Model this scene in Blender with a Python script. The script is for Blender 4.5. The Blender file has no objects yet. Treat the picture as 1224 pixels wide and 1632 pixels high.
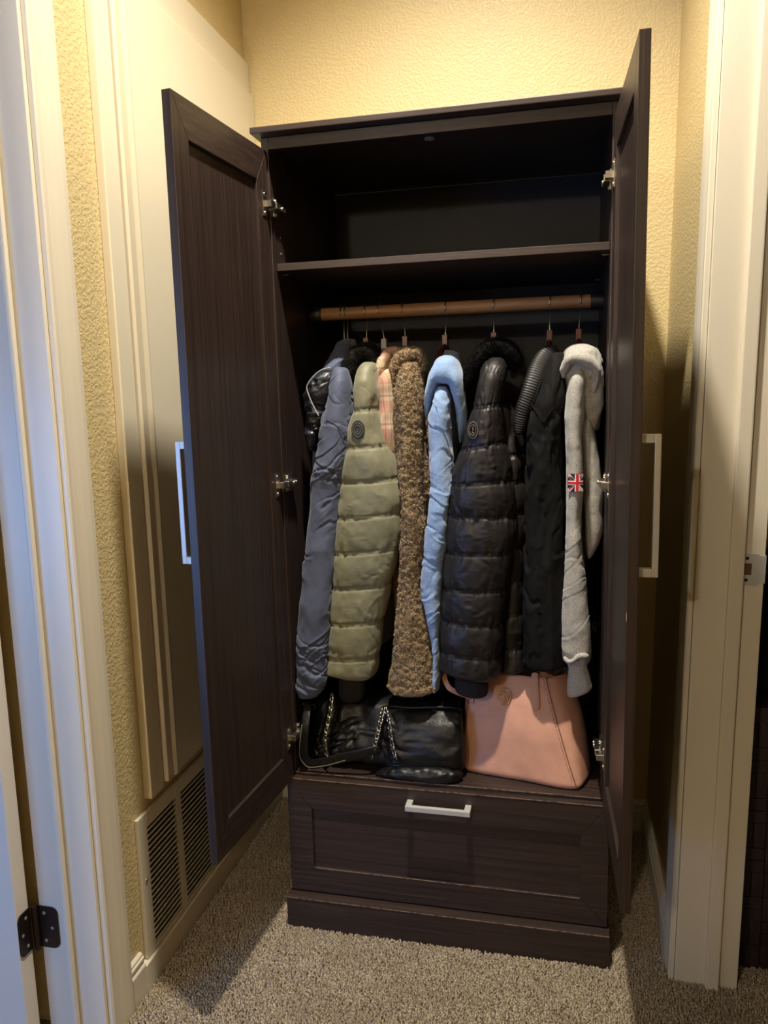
import bpy, bmesh, math, random
import numpy as np
from mathutils import Matrix, Vector
random.seed(7); RNG = np.random.default_rng(7)
S = bpy.context.scene
COL = S.collection

# ------------------------------------------------------------------ camera
CAM = np.array([0.6256, -1.6331, 1.2551]); YAW, PIT, ROL, FPX = 0.2282, 0.1488, -0.0257, 1235.2
def cam_axes():
    cy, sy, cp, sp, cr, sr = math.cos(YAW), math.sin(YAW), math.cos(PIT), math.sin(PIT), math.cos(ROL), math.sin(ROL)
    f = np.array([-sy*cp, cy*cp, -sp]); r0 = np.array([cy, sy, 0]); u0 = np.cross(r0, f)
    return cr*r0 + sr*u0, -sr*r0 + cr*u0, f
CR, CU, CF = cam_axes()
cd = bpy.data.cameras.new('camera'); cam = bpy.data.objects.new('camera', cd); COL.objects.link(cam)
cd.sensor_fit = 'HORIZONTAL'; cd.sensor_width = 36.0; cd.lens = 36.0*FPX/1224.0; cd.clip_start = 0.02
m = Matrix.Identity(4)
for i in range(3):
    m[i][0], m[i][1], m[i][2], m[i][3] = CR[i], CU[i], -CF[i], CAM[i]
cam.matrix_world = m
S.camera = cam
def at(px, py, Y):
    """point on the plane y = Y seen at photo pixel (px, py)"""
    d = CF + CR*(px-612)/FPX + CU*(816-py)/FPX
    return CAM + d*((Y-CAM[1])/d[1])

# ------------------------------------------------------------------ light
S.view_settings.view_transform = 'Standard'; S.view_settings.look = 'None'
S.view_settings.gamma = 1.0; S.view_settings.exposure = 0.12
S.view_settings.use_curve_mapping = False
w = bpy.data.worlds.new('world'); S.world = w; w.use_nodes = True
w.node_tree.nodes['Background'].inputs[0].default_value = (0.45, 0.58, 0.9, 1)
w.node_tree.nodes['Background'].inputs[1].default_value = 0.15
def light(name, kind, loc, energy, color, **kw):
    d = bpy.data.lights.new(name, kind); d.energy = energy; d.color = color
    for k, v in kw.items(): setattr(d, k, v)
    o = bpy.data.objects.new(name, d); o.location = loc; COL.objects.link(o); return o
# recessed gimbal can light in the hall ceiling, tipped towards the wardrobe
can = light('hall_ceiling_can', 'SPOT', (0.37, -0.56, 2.97), 275, (1.0, 0.92, 0.78), shadow_soft_size=0.045, spot_size=math.radians(98), spot_blend=1.0)
can.rotation_euler = (math.radians(16), 0, 0)
# added fill lamp, unseen, further back in the hall beside the left wall
light('hall_fill_light', 'POINT', (-0.197, -2.88, 1.95), 32, (1.0, 0.95, 0.88), shadow_soft_size=0.04)
win = light('bedroom_window_daylight', 'AREA', (-1.45, -2.44, .85), 36, (0.20, 0.43, 1.0), shape='RECTANGLE', size=1.1, size_y=.9)
win.rotation_euler = (math.radians(90), 0, 0)

# ------------------------------------------------------------------ helpers
def srgb(r, g, b):
    f = lambda c: c/12.92 if c <= .04045 else ((c+.055)/1.055)**2.4
    return (f(r/255), f(g/255), f(b/255))
def mat(name, base, rough=.5, metal=0.0, spec=.5, var=(), bump=(), sheen=0.0, coat=0.0):
    """var: (colour, scale, lo, hi, stretch) layers; bump: (scale, strength, distance, stretch, kind) layers"""
    mt = bpy.data.materials.new(name); mt.use_nodes = True
    nt = mt.node_tree; N = nt.nodes; L = nt.links; b = N['Principled BSDF']
    b.inputs['Roughness'].default_value = rough; b.inputs['Metallic'].default_value = metal
    b.inputs['Specular IOR Level'].default_value = spec
    b.inputs['Sheen Weight'].default_value = sheen; b.inputs['Coat Weight'].default_value = coat
    b.inputs['Coat Roughness'].default_value = .2
    tc = N.new('ShaderNodeTexCoord')
    def vec(st):
        mp = N.new('ShaderNodeMapping'); mp.inputs['Scale'].default_value = st
        L.new(tc.outputs['Object'], mp.inputs['Vector']); return mp.outputs[0]
    cur = None
    for (c, sc, lo, hi, st) in var:
        nz = N.new('ShaderNodeTexNoise'); nz.inputs['Scale'].default_value = sc; nz.inputs['Detail'].default_value = 4
        L.new(vec(st), nz.inputs['Vector'])
        mr = N.new('ShaderNodeMapRange'); mr.inputs[1].default_value = lo; mr.inputs[2].default_value = hi
        L.new(nz.outputs['Fac'], mr.inputs[0])
        mx = N.new('ShaderNodeMix'); mx.data_type = 'RGBA'; L.new(mr.outputs[0], mx.inputs[0])
        if cur is None: mx.inputs[6].default_value = (*base, 1)
        else: L.new(cur, mx.inputs[6])
        mx.inputs[7].default_value = (*c, 1); cur = mx.outputs[2]
    if cur is None: b.inputs['Base Color'].default_value = (*base, 1)
    else: L.new(cur, b.inputs['Base Color'])
    prev = None
    for (sc, stg, dist, st, kind) in bump:
        if kind == 'voronoi':
            t = N.new('ShaderNodeTexVoronoi'); t.inputs['Scale'].default_value = sc; out = t.outputs['Distance']
        else:
            t = N.new('ShaderNodeTexNoise'); t.inputs['Scale'].default_value = sc; t.inputs['Detail'].default_value = 3; out = t.outputs['Fac']
        L.new(vec(st), t.inputs['Vector'])
        if kind == 'peel':
            mr = N.new('ShaderNodeMapRange'); mr.interpolation_type = 'SMOOTHSTEP'
            mr.inputs[1].default_value = .40; mr.inputs[2].default_value = .62; L.new(out, mr.inputs[0]); out = mr.outputs[0]
        bp = N.new('ShaderNodeBump'); bp.inputs['Strength'].default_value = stg; bp.inputs['Distance'].default_value = dist
        L.new(out, bp.inputs['Height'])
        if prev: L.new(prev, bp.inputs['Normal'])
        prev = bp.outputs[0]
    if prev: L.new(prev, b.inputs['Normal'])
    return mt
U1 = (1, 1, 1)
def mk_mesh(name, V, F, smooth=False):
    me = bpy.data.meshes.new(name); me.from_pydata([tuple(map(float, v)) for v in V], [], F); me.update()
    if smooth: me.polygons.foreach_set('use_smooth', [True]*len(me.polygons))
    return me
BASE = {}
def empty(name, base, label=None, cat=None, group=None, kind=None):
    o = bpy.data.objects.new(name, None); o.location = base; o.empty_display_size = .05; COL.objects.link(o)
    BASE[o] = Vector(base); tag(o, label, cat, group, kind); return o
def tag(o, label=None, cat=None, group=None, kind=None):
    if label: o['label'] = label
    if cat: o['category'] = cat
    if group: o['group'] = group
    if kind: o['kind'] = kind
    return o
def put(name, me, mt, parent=None, loc=(0, 0, 0), rot=None):
    o = bpy.data.objects.new(name, me); COL.objects.link(o)
    if mt is not None and not me.materials: me.materials.append(mt)
    o.location = loc
    if rot: o.rotation_euler = rot
    if parent is not None:
        o.parent = parent; o.matrix_parent_inverse = Matrix.Translation(-BASE.get(parent, Vector((0, 0, 0))))
    if any(loc): BASE[o] = Vector(loc)
    return o
def bm_mesh(name, bm, bevel=0.0, seg=2, smooth=False):
    if bevel > 0:
        bmesh.ops.bevel(bm, geom=bm.edges[:], offset=bevel, segments=seg, affect='EDGES', profile=.6, clamp_overlap=True)
    bmesh.ops.recalc_face_normals(bm, faces=bm.faces[:])
    me = bpy.data.meshes.new(name); bm.to_mesh(me); bm.free()
    if smooth: me.polygons.foreach_set('use_smooth', [True]*len(me.polygons))
    return me
def add_box(bm, x0, x1, y0, y1, z0, z1, T=None):
    vs = [bm.verts.new((x, y, z) if T is None else T(x, y, z)) for x in (x0, x1) for y in (y0, y1) for z in (z0, z1)]
    for q in ((0, 1, 3, 2), (4, 6, 7, 5), (0, 4, 5, 1), (2, 3, 7, 6), (0, 2, 6, 4), (1, 5, 7, 3)):
        bm.faces.new([vs[i] for i in q])
def boxm(x0, x1, y0, y1, z0, z1, bevel=.0012, T=None):
    bm = bmesh.new(); add_box(bm, x0, x1, y0, y1, z0, z1, T); return bm_mesh('box', bm, bevel)
def box(name, x0, x1, y0, y1, z0, z1, mt, parent=None, bevel=.0012, T=None):
    return put(name, boxm(x0, x1, y0, y1, z0, z1, bevel, T), mt, parent)
def prism(poly, fn, t0, t1, bevel=0.0, smooth=False):
    """extrude a 2-D polygon; fn(a, b, t) -> point"""
    bm = bmesh.new(); n = len(poly)
    A = [bm.verts.new(fn(a, b, t0)) for a, b in poly]; B = [bm.verts.new(fn(a, b, t1)) for a, b in poly]
    bm.faces.new(A); bm.faces.new(B[::-1])
    for i in range(n): bm.faces.new((A[i], B[i], B[(i+1) % n], A[(i+1) % n]))
    return bm_mesh('prism', bm, bevel, smooth=smooth)
def add_cyl(bm, p0, p1, r0, r1=None, n=16):
    r1 = r0 if r1 is None else r1; p0 = Vector(p0); p1 = Vector(p1); d = (p1-p0).normalized()
    a = d.orthogonal().normalized(); b = d.cross(a)
    A = [bm.verts.new(p0+(a*math.cos(t)+b*math.sin(t))*r0) for t in [2*math.pi*i/n for i in range(n)]]
    B = [bm.verts.new(p1+(a*math.cos(t)+b*math.sin(t))*r1) for t in [2*math.pi*i/n for i in range(n)]]
    bm.faces.new(A[::-1]); bm.faces.new(B)
    for i in range(n): bm.faces.new((A[i], A[(i+1) % n], B[(i+1) % n], B[i]))
def cylm(p0, p1, r0, r1=None, n=20, bevel=0.0):
    bm = bmesh.new(); add_cyl(bm, p0, p1, r0, r1, n); me = bm_mesh('cyl', bm, bevel)
    return me
def curve_tube(pts, r, n=8, closed=False):
    """round tube through 3-D points (already dense)"""
    P = np.asarray(pts, float)
    T = np.gradient(P, axis=0); T /= np.linalg.norm(T, axis=1)[:, None]+1e-9
    a = np.cross(T[0], (0.31, 0.9, 0.22)); a /= np.linalg.norm(a)
    V = []; F = []
    for i in range(len(P)):
        a = a-T[i]*np.dot(a, T[i]); a /= np.linalg.norm(a)+1e-9; b = np.cross(T[i], a)
        rr = r[i] if hasattr(r, '__len__') else r
        for k in range(n):
            t = 2*math.pi*k/n; V.append(P[i]+(a*math.cos(t)+b*math.sin(t))*rr)
    for i in range(len(P)-1):
        for k in range(n):
            F.append((i*n+k, i*n+(k+1) % n, (i+1)*n+(k+1) % n, (i+1)*n+k))
    F.append(tuple(range(n))[::-1]); F.append(tuple((len(P)-1)*n+k for k in range(n)))
    return mk_mesh('tube', V, F, True)
def vnoise(P, seed=0):
    P = np.asarray(P, float); I = np.floor(P).astype(np.int64); f = P-I; f = f*f*f*(f*(f*6-15)+10)
    def h(ix, iy, iz):
        n = (ix*73856093) ^ (iy*19349663) ^ (iz*83492791) ^ (seed*2654435761)
        n = (n ^ (n >> 13))*1274126177 & 0x7fffffff
        n = (n ^ (n >> 15))*668265263 & 0x7fffffff
        return (n & 0xffff)/32767.5-1
    r = 0
    for dx in (0, 1):
        for dy in (0, 1):
            for dz in (0, 1):
                w_ = (f[:, 0] if dx else 1-f[:, 0])*(f[:, 1] if dy else 1-f[:, 1])*(f[:, 2] if dz else 1-f[:, 2])
                r = r+w_*h(I[:, 0]+dx, I[:, 1]+dy, I[:, 2]+dz)
    return r
def fbm(P, sc, seed=0, oct=3):
    P = np.asarray(P, float)*np.asarray(sc, float); r = 0; a = 1.0
    for k in range(oct): r = r+a*vnoise(P, seed+k); P = P*2.03; a *= .5
    return r
def interp(k, v, t):
    k = np.asarray(k, float); v = np.asarray(v, float)
    one = v.ndim == 1
    if one: v = v[:, None]
    d = np.diff(v, axis=0)/np.diff(k)[:, None]
    mt = np.zeros_like(v); mt[0] = d[0]; mt[-1] = d[-1]
    if len(k) > 2:
        h = np.diff(k)[:, None]; mt[1:-1] = (d[:-1]*h[1:]+d[1:]*h[:-1])/(h[1:]+h[:-1])
    i = np.clip(np.searchsorted(k, t, 'right')-1, 0, len(k)-2); h = (k[i+1]-k[i])[:, None]; x = ((t-k[i])/(k[i+1]-k[i]))[:, None]
    r = v[i]*(2*x**3-3*x**2+1)+mt[i]*h*(x**3-2*x**2+x)+v[i+1]*(-2*x**3+3*x**2)+mt[i+1]*h*(x**3-x**2)
    return r[:, 0] if one else r
def grid_faces(m, n, caps=True):
    F = [(i*n+k, i*n+(k+1) % n, (i+1)*n+(k+1) % n, (i+1)*n+k) for i in range(m-1) for k in range(n)]
    if caps:
        F += [(m*n, (k+1) % n, k) for k in range(n)]
        F += [(m*n+1, (m-1)*n+k, (m-1)*n+(k+1) % n) for k in range(n)]
    return F
def ringloft(C, Uv, Vv, s, th, e, disp, seams=(), quilt=0.0, pucker=0.0, seed=0, rows_m=0):
    m_, n_ = len(C), len(th)
    ct, st = np.cos(th), np.sin(th); c_ = np.sign(ct)*np.abs(ct)**e; s_ = np.sign(st)*np.abs(st)**e
    P = C[:, None]+Uv[:, None]*c_[None, :, None]+Vv[:, None]*s_[None, :, None]
    du = np.linalg.norm(Uv, axis=1)+1e-6; dv = np.linalg.norm(Vv, axis=1)+1e-6
    Nn = (Uv/du[:, None]**2)[:, None]*c_[None, :, None]+(Vv/dv[:, None]**2)[:, None]*s_[None, :, None]
    Nn /= np.linalg.norm(Nn, axis=2)[:, :, None]+1e-9
    h = np.zeros((m_, n_))
    if len(seams):
        ss = np.sort(np.asarray(seams)); kk = np.concatenate([[s[0]-.03], ss, [s[-1]+.03]])
        i = np.clip(np.searchsorted(kk, s, 'right')-1, 0, len(kk)-2)
        f = np.clip((s-kk[i])/(kk[i+1]-kk[i]), 0, 1)
        h += (quilt*np.sin(np.pi*f)**.5)[:, None]
        d = np.min(np.abs(s[:, None]-ss[None]), axis=1)
        h += (-.0022*np.exp(-((d-.0035)/.0016)**2))[:, None]
        if pucker:
            Q = np.stack([np.tile(th*7.5, (m_, 1)), np.tile((i*3.7)[:, None], (1, n_)), np.tile((s*14)[:, None], (1, n_))], -1).reshape(-1, 3)
            h += (pucker*(.6*vnoise(Q, seed+50)+.6*vnoise(Q*np.array([2.3, 1, 1]), seed+51)).reshape(m_, n_))*np.exp(-d/.013)[:, None]
    flat = P.reshape(-1, 3)
    if disp is not None: h += disp(flat).reshape(m_, n_)
    P = P+Nn*h[:, :, None]
    V = P.reshape(-1, 3)
    V = np.vstack([V, P[0].mean(0), P[-1].mean(0)])
    return V
def loft(rows, n=64, m=None, e=.85, disp=None, quilt=0.0, pucker=0.0, seed=0):
    """rows: (xl, yl, xr, yr, Y, b[, 's']) photo outline at depth Y, half depth b; 's' marks a sewn seam"""
    C = []; Uv = []; b = []
    for r in rows:
        Lp = at(r[0], r[1], r[4]); Rp = at(r[2], r[3], r[4]); C.append((Lp+Rp)/2); Uv.append((Rp-Lp)/2); b.append(r[5])
    return loft3(C, Uv, b, [i for i, r in enumerate(rows) if len(r) > 6], n, m, e, disp, quilt, pucker, seed)
def loft3(C, Uv, b, seam_i, n, m, e, disp, quilt, pucker, seed):
    C = np.array(C); Uv = np.array(Uv); b = np.array(b)
    k = np.concatenate([[0], np.cumsum(np.linalg.norm(np.diff(C, axis=0), axis=1))])
    m = m or max(24, int(k[-1]/.0026))
    # round off both ends
    s = np.linspace(0, k[-1], m)
    Ci = interp(k, C, s); Ui = interp(k, Uv, s); bi = np.maximum(interp(k, b, s), .002)
    er = np.minimum(np.minimum(s, k[-1]-s)/.012, 1); fr = .55+.45*np.sqrt(np.clip(1-(1-er)**2, 0, 1))
    Ui = Ui*fr[:, None]; bi = bi*fr
    Vi = np.zeros_like(Ci); Vi[:, 1] = bi
    th = np.linspace(0, 2*np.pi, n, endpoint=False)
    V = ringloft(Ci, Ui, Vi, s, th, e, disp, [k[i] for i in seam_i], quilt, pucker, seed)
    return V, grid_faces(m, n)
def wloft(rows, n=64, m=None, e=.8, disp=None, quilt=0.0, pucker=0.0, seed=0):
    """rows: (cx, cy, cz, ax, by[, 's']) in metres"""
    C = [(r[0], r[1], r[2]) for r in rows]; Uv = [(r[3], 0, 0) for r in rows]; b = [r[4] for r in rows]
    return loft3(C, Uv, b, [i for i, r in enumerate(rows) if len(r) > 5], n, m, e, disp, quilt, pucker, seed)
def sweep(path, hw, b, n=40, m=None, e=1.0, disp=None):
    """tube along photo points (px, py, Y); hw half widths in px, b half depth in m"""
    P = np.array([at(*p) for p in path]); hw = np.asarray(hw, float)*np.array([(p[2]-CAM[1])/CF[1]/FPX for p in path])
    b = np.broadcast_to(np.asarray(b, float), hw.shape)
    return sweep3(P, hw, b, n, m, e, disp)
def sweep3(P, hw, b, n=40, m=None, e=1.0, disp=None, D=(0, 1, 0)):
    P = np.asarray(P, float); hw = np.broadcast_to(np.asarray(hw, float), (len(P),)); b = np.broadcast_to(np.asarray(b, float), (len(P),))
    k = np.concatenate([[0], np.cumsum(np.linalg.norm(np.diff(P, axis=0), axis=1))]); m = m or max(16, int(k[-1]/.003))
    s = np.linspace(0, k[-1], m); C = interp(k, P, s); T = np.gradient(C, axis=0); T /= np.linalg.norm(T, axis=1)[:, None]
    D = np.array(D, float); Dp = D-T*(T@D)[:, None]; Dp /= np.linalg.norm(Dp, axis=1)[:, None]; Sd = np.cross(T, Dp)
    er = np.minimum(np.minimum(s, k[-1]-s)/.010, 1); fr = .45+.55*np.sqrt(np.clip(1-(1-er)**2, 0, 1))
    hw_i = np.maximum(interp(k, hw, s), .001)*fr; b_i = np.maximum(interp(k, b, s), .001)*fr
    th = np.linspace(0, 2*np.pi, n, endpoint=False)
    V = ringloft(C, Sd*hw_i[:, None], Dp*b_i[:, None], s, th, e, disp)
    return V, grid_faces(m, n)
def fused(name, parts, mt, parent, vox=.0032, it=6):
    V = []; F = []
    for v, f in parts:
        F += [tuple(i+len(V) for i in q) for q in f]; V += [tuple(p) for p in v]
    o = put(name, mk_mesh(name, V, F, True), mt, parent)
    r = o.modifiers.new('fuse', 'REMESH'); r.mode = 'VOXEL'; r.voxel_size = vox; r.use_smooth_shade = True
    sm_ = o.modifiers.new('soften', 'SMOOTH'); sm_.factor = .5; sm_.iterations = it
    return o
def cloth(name, VF, mt, parent):
    V, F = VF; return put(name, mk_mesh(name, V, F, True), mt, parent)
def folds(amp=.004, sc=(14, 14, 5), seed=1, amp2=.0015, sc2=(45, 45, 28), cr=0.0, cs=38, wd=.12, ang=(35, -30)):
    def f(P):
        a = fbm(P, sc, seed, 2); b_ = fbm(P, sc2, seed+9, 2); h = amp*(1-2*np.abs(a))*.7+amp2*b_
        if cr:
            for j, ph in enumerate(ang):
                t = math.radians(ph); Q = P+.008*np.stack([fbm(P, (16, 16, 16), seed+70+i+j*5, 2) for i in range(3)], 1)
                u = -Q[:, 0]*math.sin(t)+Q[:, 2]*math.cos(t); v = Q[:, 0]*math.cos(t)+Q[:, 2]*math.sin(t)
                c = fbm(np.stack([u*cs, v*cs*.22, Q[:, 1]*cs*.3], 1), 1, seed+33+j*7, 2)
                k = np.clip(.1+1.5*fbm(P, (9, 9, 9), seed+44+j, 1), 0, 1)
                h = h+cr*k*(.8*np.exp(-np.abs(c-wd*1.7)/(wd*1.3))-np.exp(-(c/wd)**2))
        return h
    return f
def front_y(V, x, z, r=.006):
    d = (V[:, 0]-x)**2+(V[:, 2]-z)**2; k = V[d < r*r]
    if len(k) == 0: k = V[np.argsort(d)[:6]]
    return np.percentile(k[:, 1], 6)
def spikes(V, F, count, length, seed=0, width=.0011, droop=.0):
    """short fibres standing on a surface, one mesh"""
    g = np.random.default_rng(seed); Q = np.array([f for f in F if len(f) == 4])
    q = Q[g.integers(0, len(Q), count)]; u = g.random((count, 1)); v = g.random((count, 1))
    A = V[q[:, 0]]*(1-u)*(1-v)+V[q[:, 1]]*u*(1-v)+V[q[:, 2]]*u*v+V[q[:, 3]]*(1-u)*v
    N = np.cross(V[q[:, 1]]-V[q[:, 0]], V[q[:, 3]]-V[q[:, 0]]); N /= np.linalg.norm(N, axis=1)[:, None]+1e-9
    c = V.mean(0)
    if (np.einsum('ij,ij->i', N, A-c) < 0).mean() > .5: N = -N
    Dr = N+g.normal(0, .55, (count, 3)); Dr[:, 2] -= droop; Dr /= np.linalg.norm(Dr, axis=1)[:, None]
    side = np.cross(Dr, g.normal(0, 1, (count, 3))); side /= np.linalg.norm(side, axis=1)[:, None]+1e-9
    l = length*(.6+.8*g.random((count, 1)))
    P = np.stack([A-side*width-N*.001, A+side*width-N*.001, A+Dr*l], 1).reshape(-1, 3)
    return fast_tris(P)
def fast_tris(P):
    n = len(P)//3; me = bpy.data.meshes.new('fibres'); me.vertices.add(3*n); me.vertices.foreach_set('co', P.astype(np.float32).ravel())
    me.loops.add(3*n); me.loops.foreach_set('vertex_index', np.arange(3*n, dtype=np.int32))
    me.polygons.add(n); me.polygons.foreach_set('loop_start', np.arange(0, 3*n, 3, dtype=np.int32))
    me.update(calc_edges=True); return me

# ------------------------------------------------------------------ materials
M = {}
YW = srgb(209, 189, 140)
M['wall'] = mat('wall_paint', YW, .42, bump=[(150, .32, .0025, U1, 'peel'), (420, .15, .0008, U1, 'noise')])
M['trim'] = mat('trim_paint', srgb(222, 213, 194), .35, bump=[(60, .08, .001, (1, 1, .1), 'noise')])
M['white'] = mat('ceiling_paint', srgb(225, 218, 205), .7)
DK = srgb(54, 41, 36); DK2 = srgb(41, 31, 28)
def woodmat(name, st):
    return mat(name, DK, .42, spec=.45, var=[(DK2, 110, .42, .66, st), (srgb(74, 58, 49), 230, .56, .8, st)], bump=[(230, .22, .0008, st, 'noise')])
M['wood_v'] = woodmat('espresso_wood_vertical', (1, 1, .022)); M['wood_h'] = woodmat('espresso_wood_across', (.022, 1, 1)); M['wood_y'] = woodmat('espresso_wood_deep', (1, .022, 1))
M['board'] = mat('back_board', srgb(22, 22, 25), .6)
M['edge'] = mat('worn_lit_edge', srgb(120, 98, 82), .5, var=[(srgb(62, 48, 42), 120, .5, .62, (1, 1, 1))])  # edge wear plus the light caught along the edges, painted as tan
M['nickel'] = mat('nickel', srgb(205, 200, 190), .28, metal=1.0)
M['satin'] = mat('satin_nickel_paint', srgb(198, 197, 192), .4, metal=.25, spec=.6)
M['bronze'] = mat('oiled_bronze', srgb(58, 46, 42), .38, metal=.7)
M['rod'] = mat('rod_wood', srgb(160, 116, 72), .5, var=[(srgb(120, 82, 48), 30, .4, .65, (.06, 1, 1))])
M['red_wood'] = mat('mahogany_hanger', srgb(110, 38, 22), .35, var=[(srgb(78, 24, 14), 40, .4, .7, (1, 1, .2))])
M['black_plastic'] = mat('black_plastic', srgb(26, 25, 26), .45)
M['grey_plastic'] = mat('grey_plastic', srgb(150, 146, 140), .5)

# ------------------------------------------------------------------ room
XL, YB, XR0, LEAN, ZC = -0.243, 0.535, 0.866, 0.016, 3.05
YJL, YJR = -0.43, -0.055
def lean(x, y, z): return (x+LEAN*z, y, z)
def struct(o): o['kind'] = 'structure'; return o
M['carpet'] = mat('carpet_base', srgb(110, 92, 74), .95, spec=.1, var=[(srgb(150, 130, 106), 260, .35, .65, U1)], bump=[(240, .8, .006, U1, 'noise')])
fl = struct(box('floor', -2.8, 2.6, -3.2, 1.2, -.1, 0.0, M['carpet'], bevel=0)); fl['label'] = 'beige carpeted floor of the closet alcove'
M['pile'] = mat('carpet_pile', srgb(188, 173, 150), .9, spec=.15, var=[(srgb(104, 91, 76), 330, .46, .62, U1), (srgb(232, 219, 196), 420, .56, .70, U1), (srgb(158, 143, 122), 9, .5, .75, U1)])
def carpet_pile():
    g = np.random.default_rng(3); pts = []
    def area(x0, x1, y0, y1, pitch):
        nx, ny = int((x1-x0)/pitch), int((y1-y0)/pitch)
        X, Y = np.meshgrid(np.linspace(x0, x1, nx), np.linspace(y0, y1, ny)); P = np.stack([X.ravel(), Y.ravel()], 1)
        return P+g.normal(0, pitch*.42, P.shape)
    P = np.vstack([area(-.226, .853, -.56, .52, .0036), area(.853, 1.32, -.42, .02, .0042)])
    keep = ~((P[:, 0] > -.003) & (P[:, 0] < .733) & (P[:, 1] > -.045))
    keep &= ~((P[:, 0] > .852) & (P[:, 1] > -.055) & (P[:, 0] < .992))
    keep &= (P[:, 0] > -.225)
    P = P[keep]; n = len(P)
    h = .009+.005*g.random(n); a = g.random(n)*6.28; r = .0021+.0009*g.random(n); lx = g.normal(0, .0022, (n, 2))
    out = []
    top = np.stack([P[:, 0]+lx[:, 0], P[:, 1]+lx[:, 1], h], 1)
    V = np.zeros((n, 9, 3))
    for k in range(4):
        t = a+k*math.pi/2
        V[:, k] = np.stack([P[:, 0]+r*np.cos(t), P[:, 1]+r*np.sin(t), np.zeros(n)], 1)
        t2 = t+.8
        V[:, 4+k] = np.stack([P[:, 0]+lx[:, 0]*.7+r*.85*np.cos(t2), P[:, 1]+lx[:, 1]*.7+r*.85*np.sin(t2), h*.75], 1)
    V[:, 8] = top
    tri = []
    for k in range(4):
        j = (k+1) % 4; tri += [(k, j, 4+k), (j, 4+j, 4+k), (4+k, 4+j, 8)]
    T = V[:, np.array(tri).ravel()].reshape(-1, 3)
    return fast_tris(T)
tag(put('carpet_pile', carpet_pile(), M['pile'], fl), 'beige twisted carpet pile', kind='stuff')

wall_t = .117
struct(box('wall_back', XL-.3, 1.2, YB, YB+.1, 0, ZC, M['wall'], bevel=0))
wl = struct(box('wall_left', XL-wall_t, XL, YJL+.02, YB, 0, ZC, M['wall'], bevel=0))
struct(box('wall_left_front', XL-wall_t, XL, -3.0, YJL-.80, 0, ZC, M['wall'], bevel=0))
struct(box('wall_left_head', XL-wall_t, XL, YJL-.80, YJL+.02, 2.12, ZC, M['wall'], bevel=0))
struct(box('wall_right', XR0, XR0+wall_t, YJR+.02, YB, 0, ZC, M['wall'], bevel=0, T=lean))
struct(box('wall_right_front', XR0, XR0+wall_t, -3.0, YJR-.80, 0, ZC, M['wall'], bevel=0, T=lean))
struct(box('wall_right_head', XR0, XR0+wall_t, YJR-.80, YJR+.02, 2.12, ZC, M['wall'], bevel=0, T=lean))
struct(box('ceiling', -2.8, 2.6, -3.2, 1.2, ZC, ZC+.08, M['white'], bevel=0))
struct(box('wall_front', XL, 1.0, -3.05, -2.95, 0, ZC, M['wall'], bevel=0))
# bedroom on the left (daylight window) and dark room on the right
struct(box('wall_bedroom_side', -2.75, -2.65, -2.55, 1.1, 0, ZC, M['wall'], bevel=0))
struct(box('wall_gap_darkener', -2.65, XL-wall_t-.001, -.405, -.30, 0, ZC, M['wall'], bevel=0))  # wall added behind the open door leaf to darken the hinge gap
struct(box('wall_bedroom_back', -2.75, XL-wall_t, 1.0, 1.1, 0, ZC, M['wall'], bevel=0))
bm = bmesh.new()
add_box(bm, -2.75, -2.05, -2.6, -2.5, 0, ZC); add_box(bm, -.85, XL-wall_t, -2.6, -2.5, 0, ZC)
add_box(bm, -2.05, -.85, -2.6, -2.5, 0, .35); add_box(bm, -2.05, -.85, -2.6, -2.5, 1.4, ZC)
struct(put('wall_bedroom_window_side', bm_mesh('w', bm), M['wall']))
bm = bmesh.new()
for a in ((-2.05, -2.0, .35, 1.4), (-.9, -.85, .35, 1.4), (-2.0, -.9, .35, .4), (-2.0, -.9, 1.35, 1.4), (-1.47, -1.43, .4, 1.35)):
    add_box(bm, a[0], a[1], -2.58, -2.5, a[2], a[3])
struct(put('window_1', bm_mesh('w', bm), M['trim']))
struct(box('wall_closet_room_side', 2.5, 2.6, -2.6, 1.2, 0, ZC, M['wall'], bevel=0))
struct(box('wall_closet_room_back', 1.0, 2.6, .75, .85, 0, ZC, M['wall'], bevel=0, ))
struct(box('wall_closet_room_front', 1.04, 2.6, -2.6, -2.5, 0, ZC, M['wall'], bevel=0))

# left doorway: jamb (faces the viewer), stop, casing
box_l = lambda n, x0, x1, y0, y1, z0, z1, p=None, b=.0015: box(n, x0, x1, y0, y1, z0, z1, M['trim'], p, b)
jl = struct(box_l('trim_left_door_jamb', XL-wall_t-.012, XL-.001, YJL, YJL+.0195, 0, 2.11))
struct(jl); box_l('door_stop', XL-.07, XL-.058+.0, YJL-.012, YJL-.0002, 0, 2.1, jl, .004)
def casing_profile(wd, th):
    # (distance from opening edge, thickness)
    return [(0, 0), (0, th*.55), (wd*.05, th*.72), (wd*.18, th*.72), (wd*.24, th*.55), (wd*.30, th*.62), (wd*.55, th*.85), (wd*.8, th), (wd*.95, th), (wd, th*.8), (wd, 0)]
cp = casing_profile(.068, .016)
cl = struct(put('trim_left_door_casing', prism(cp, lambda a, b, t: (XL+b, YJL+.008+a, t), 0, 2.16), M['trim']))
# right doorway
jr = struct(put('trim_right_door_jamb', boxm(XR0+.001, XR0+wall_t+.008, YJR, YJR+.0195, 0, 2.11, .0015, lean), M['trim']))
put('door_stop', boxm(XR0+.060, XR0+.087, YJR-.012, YJR-.0002, 0, 2.1, .003, lean), M['trim'], jr)
cr_ = struct(put('trim_right_door_casing', prism(casing_profile(.062, .015), lambda a, b, t: lean(XR0-b, YJR+.006+a, t), 0, 2.16), M['trim']))
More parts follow.
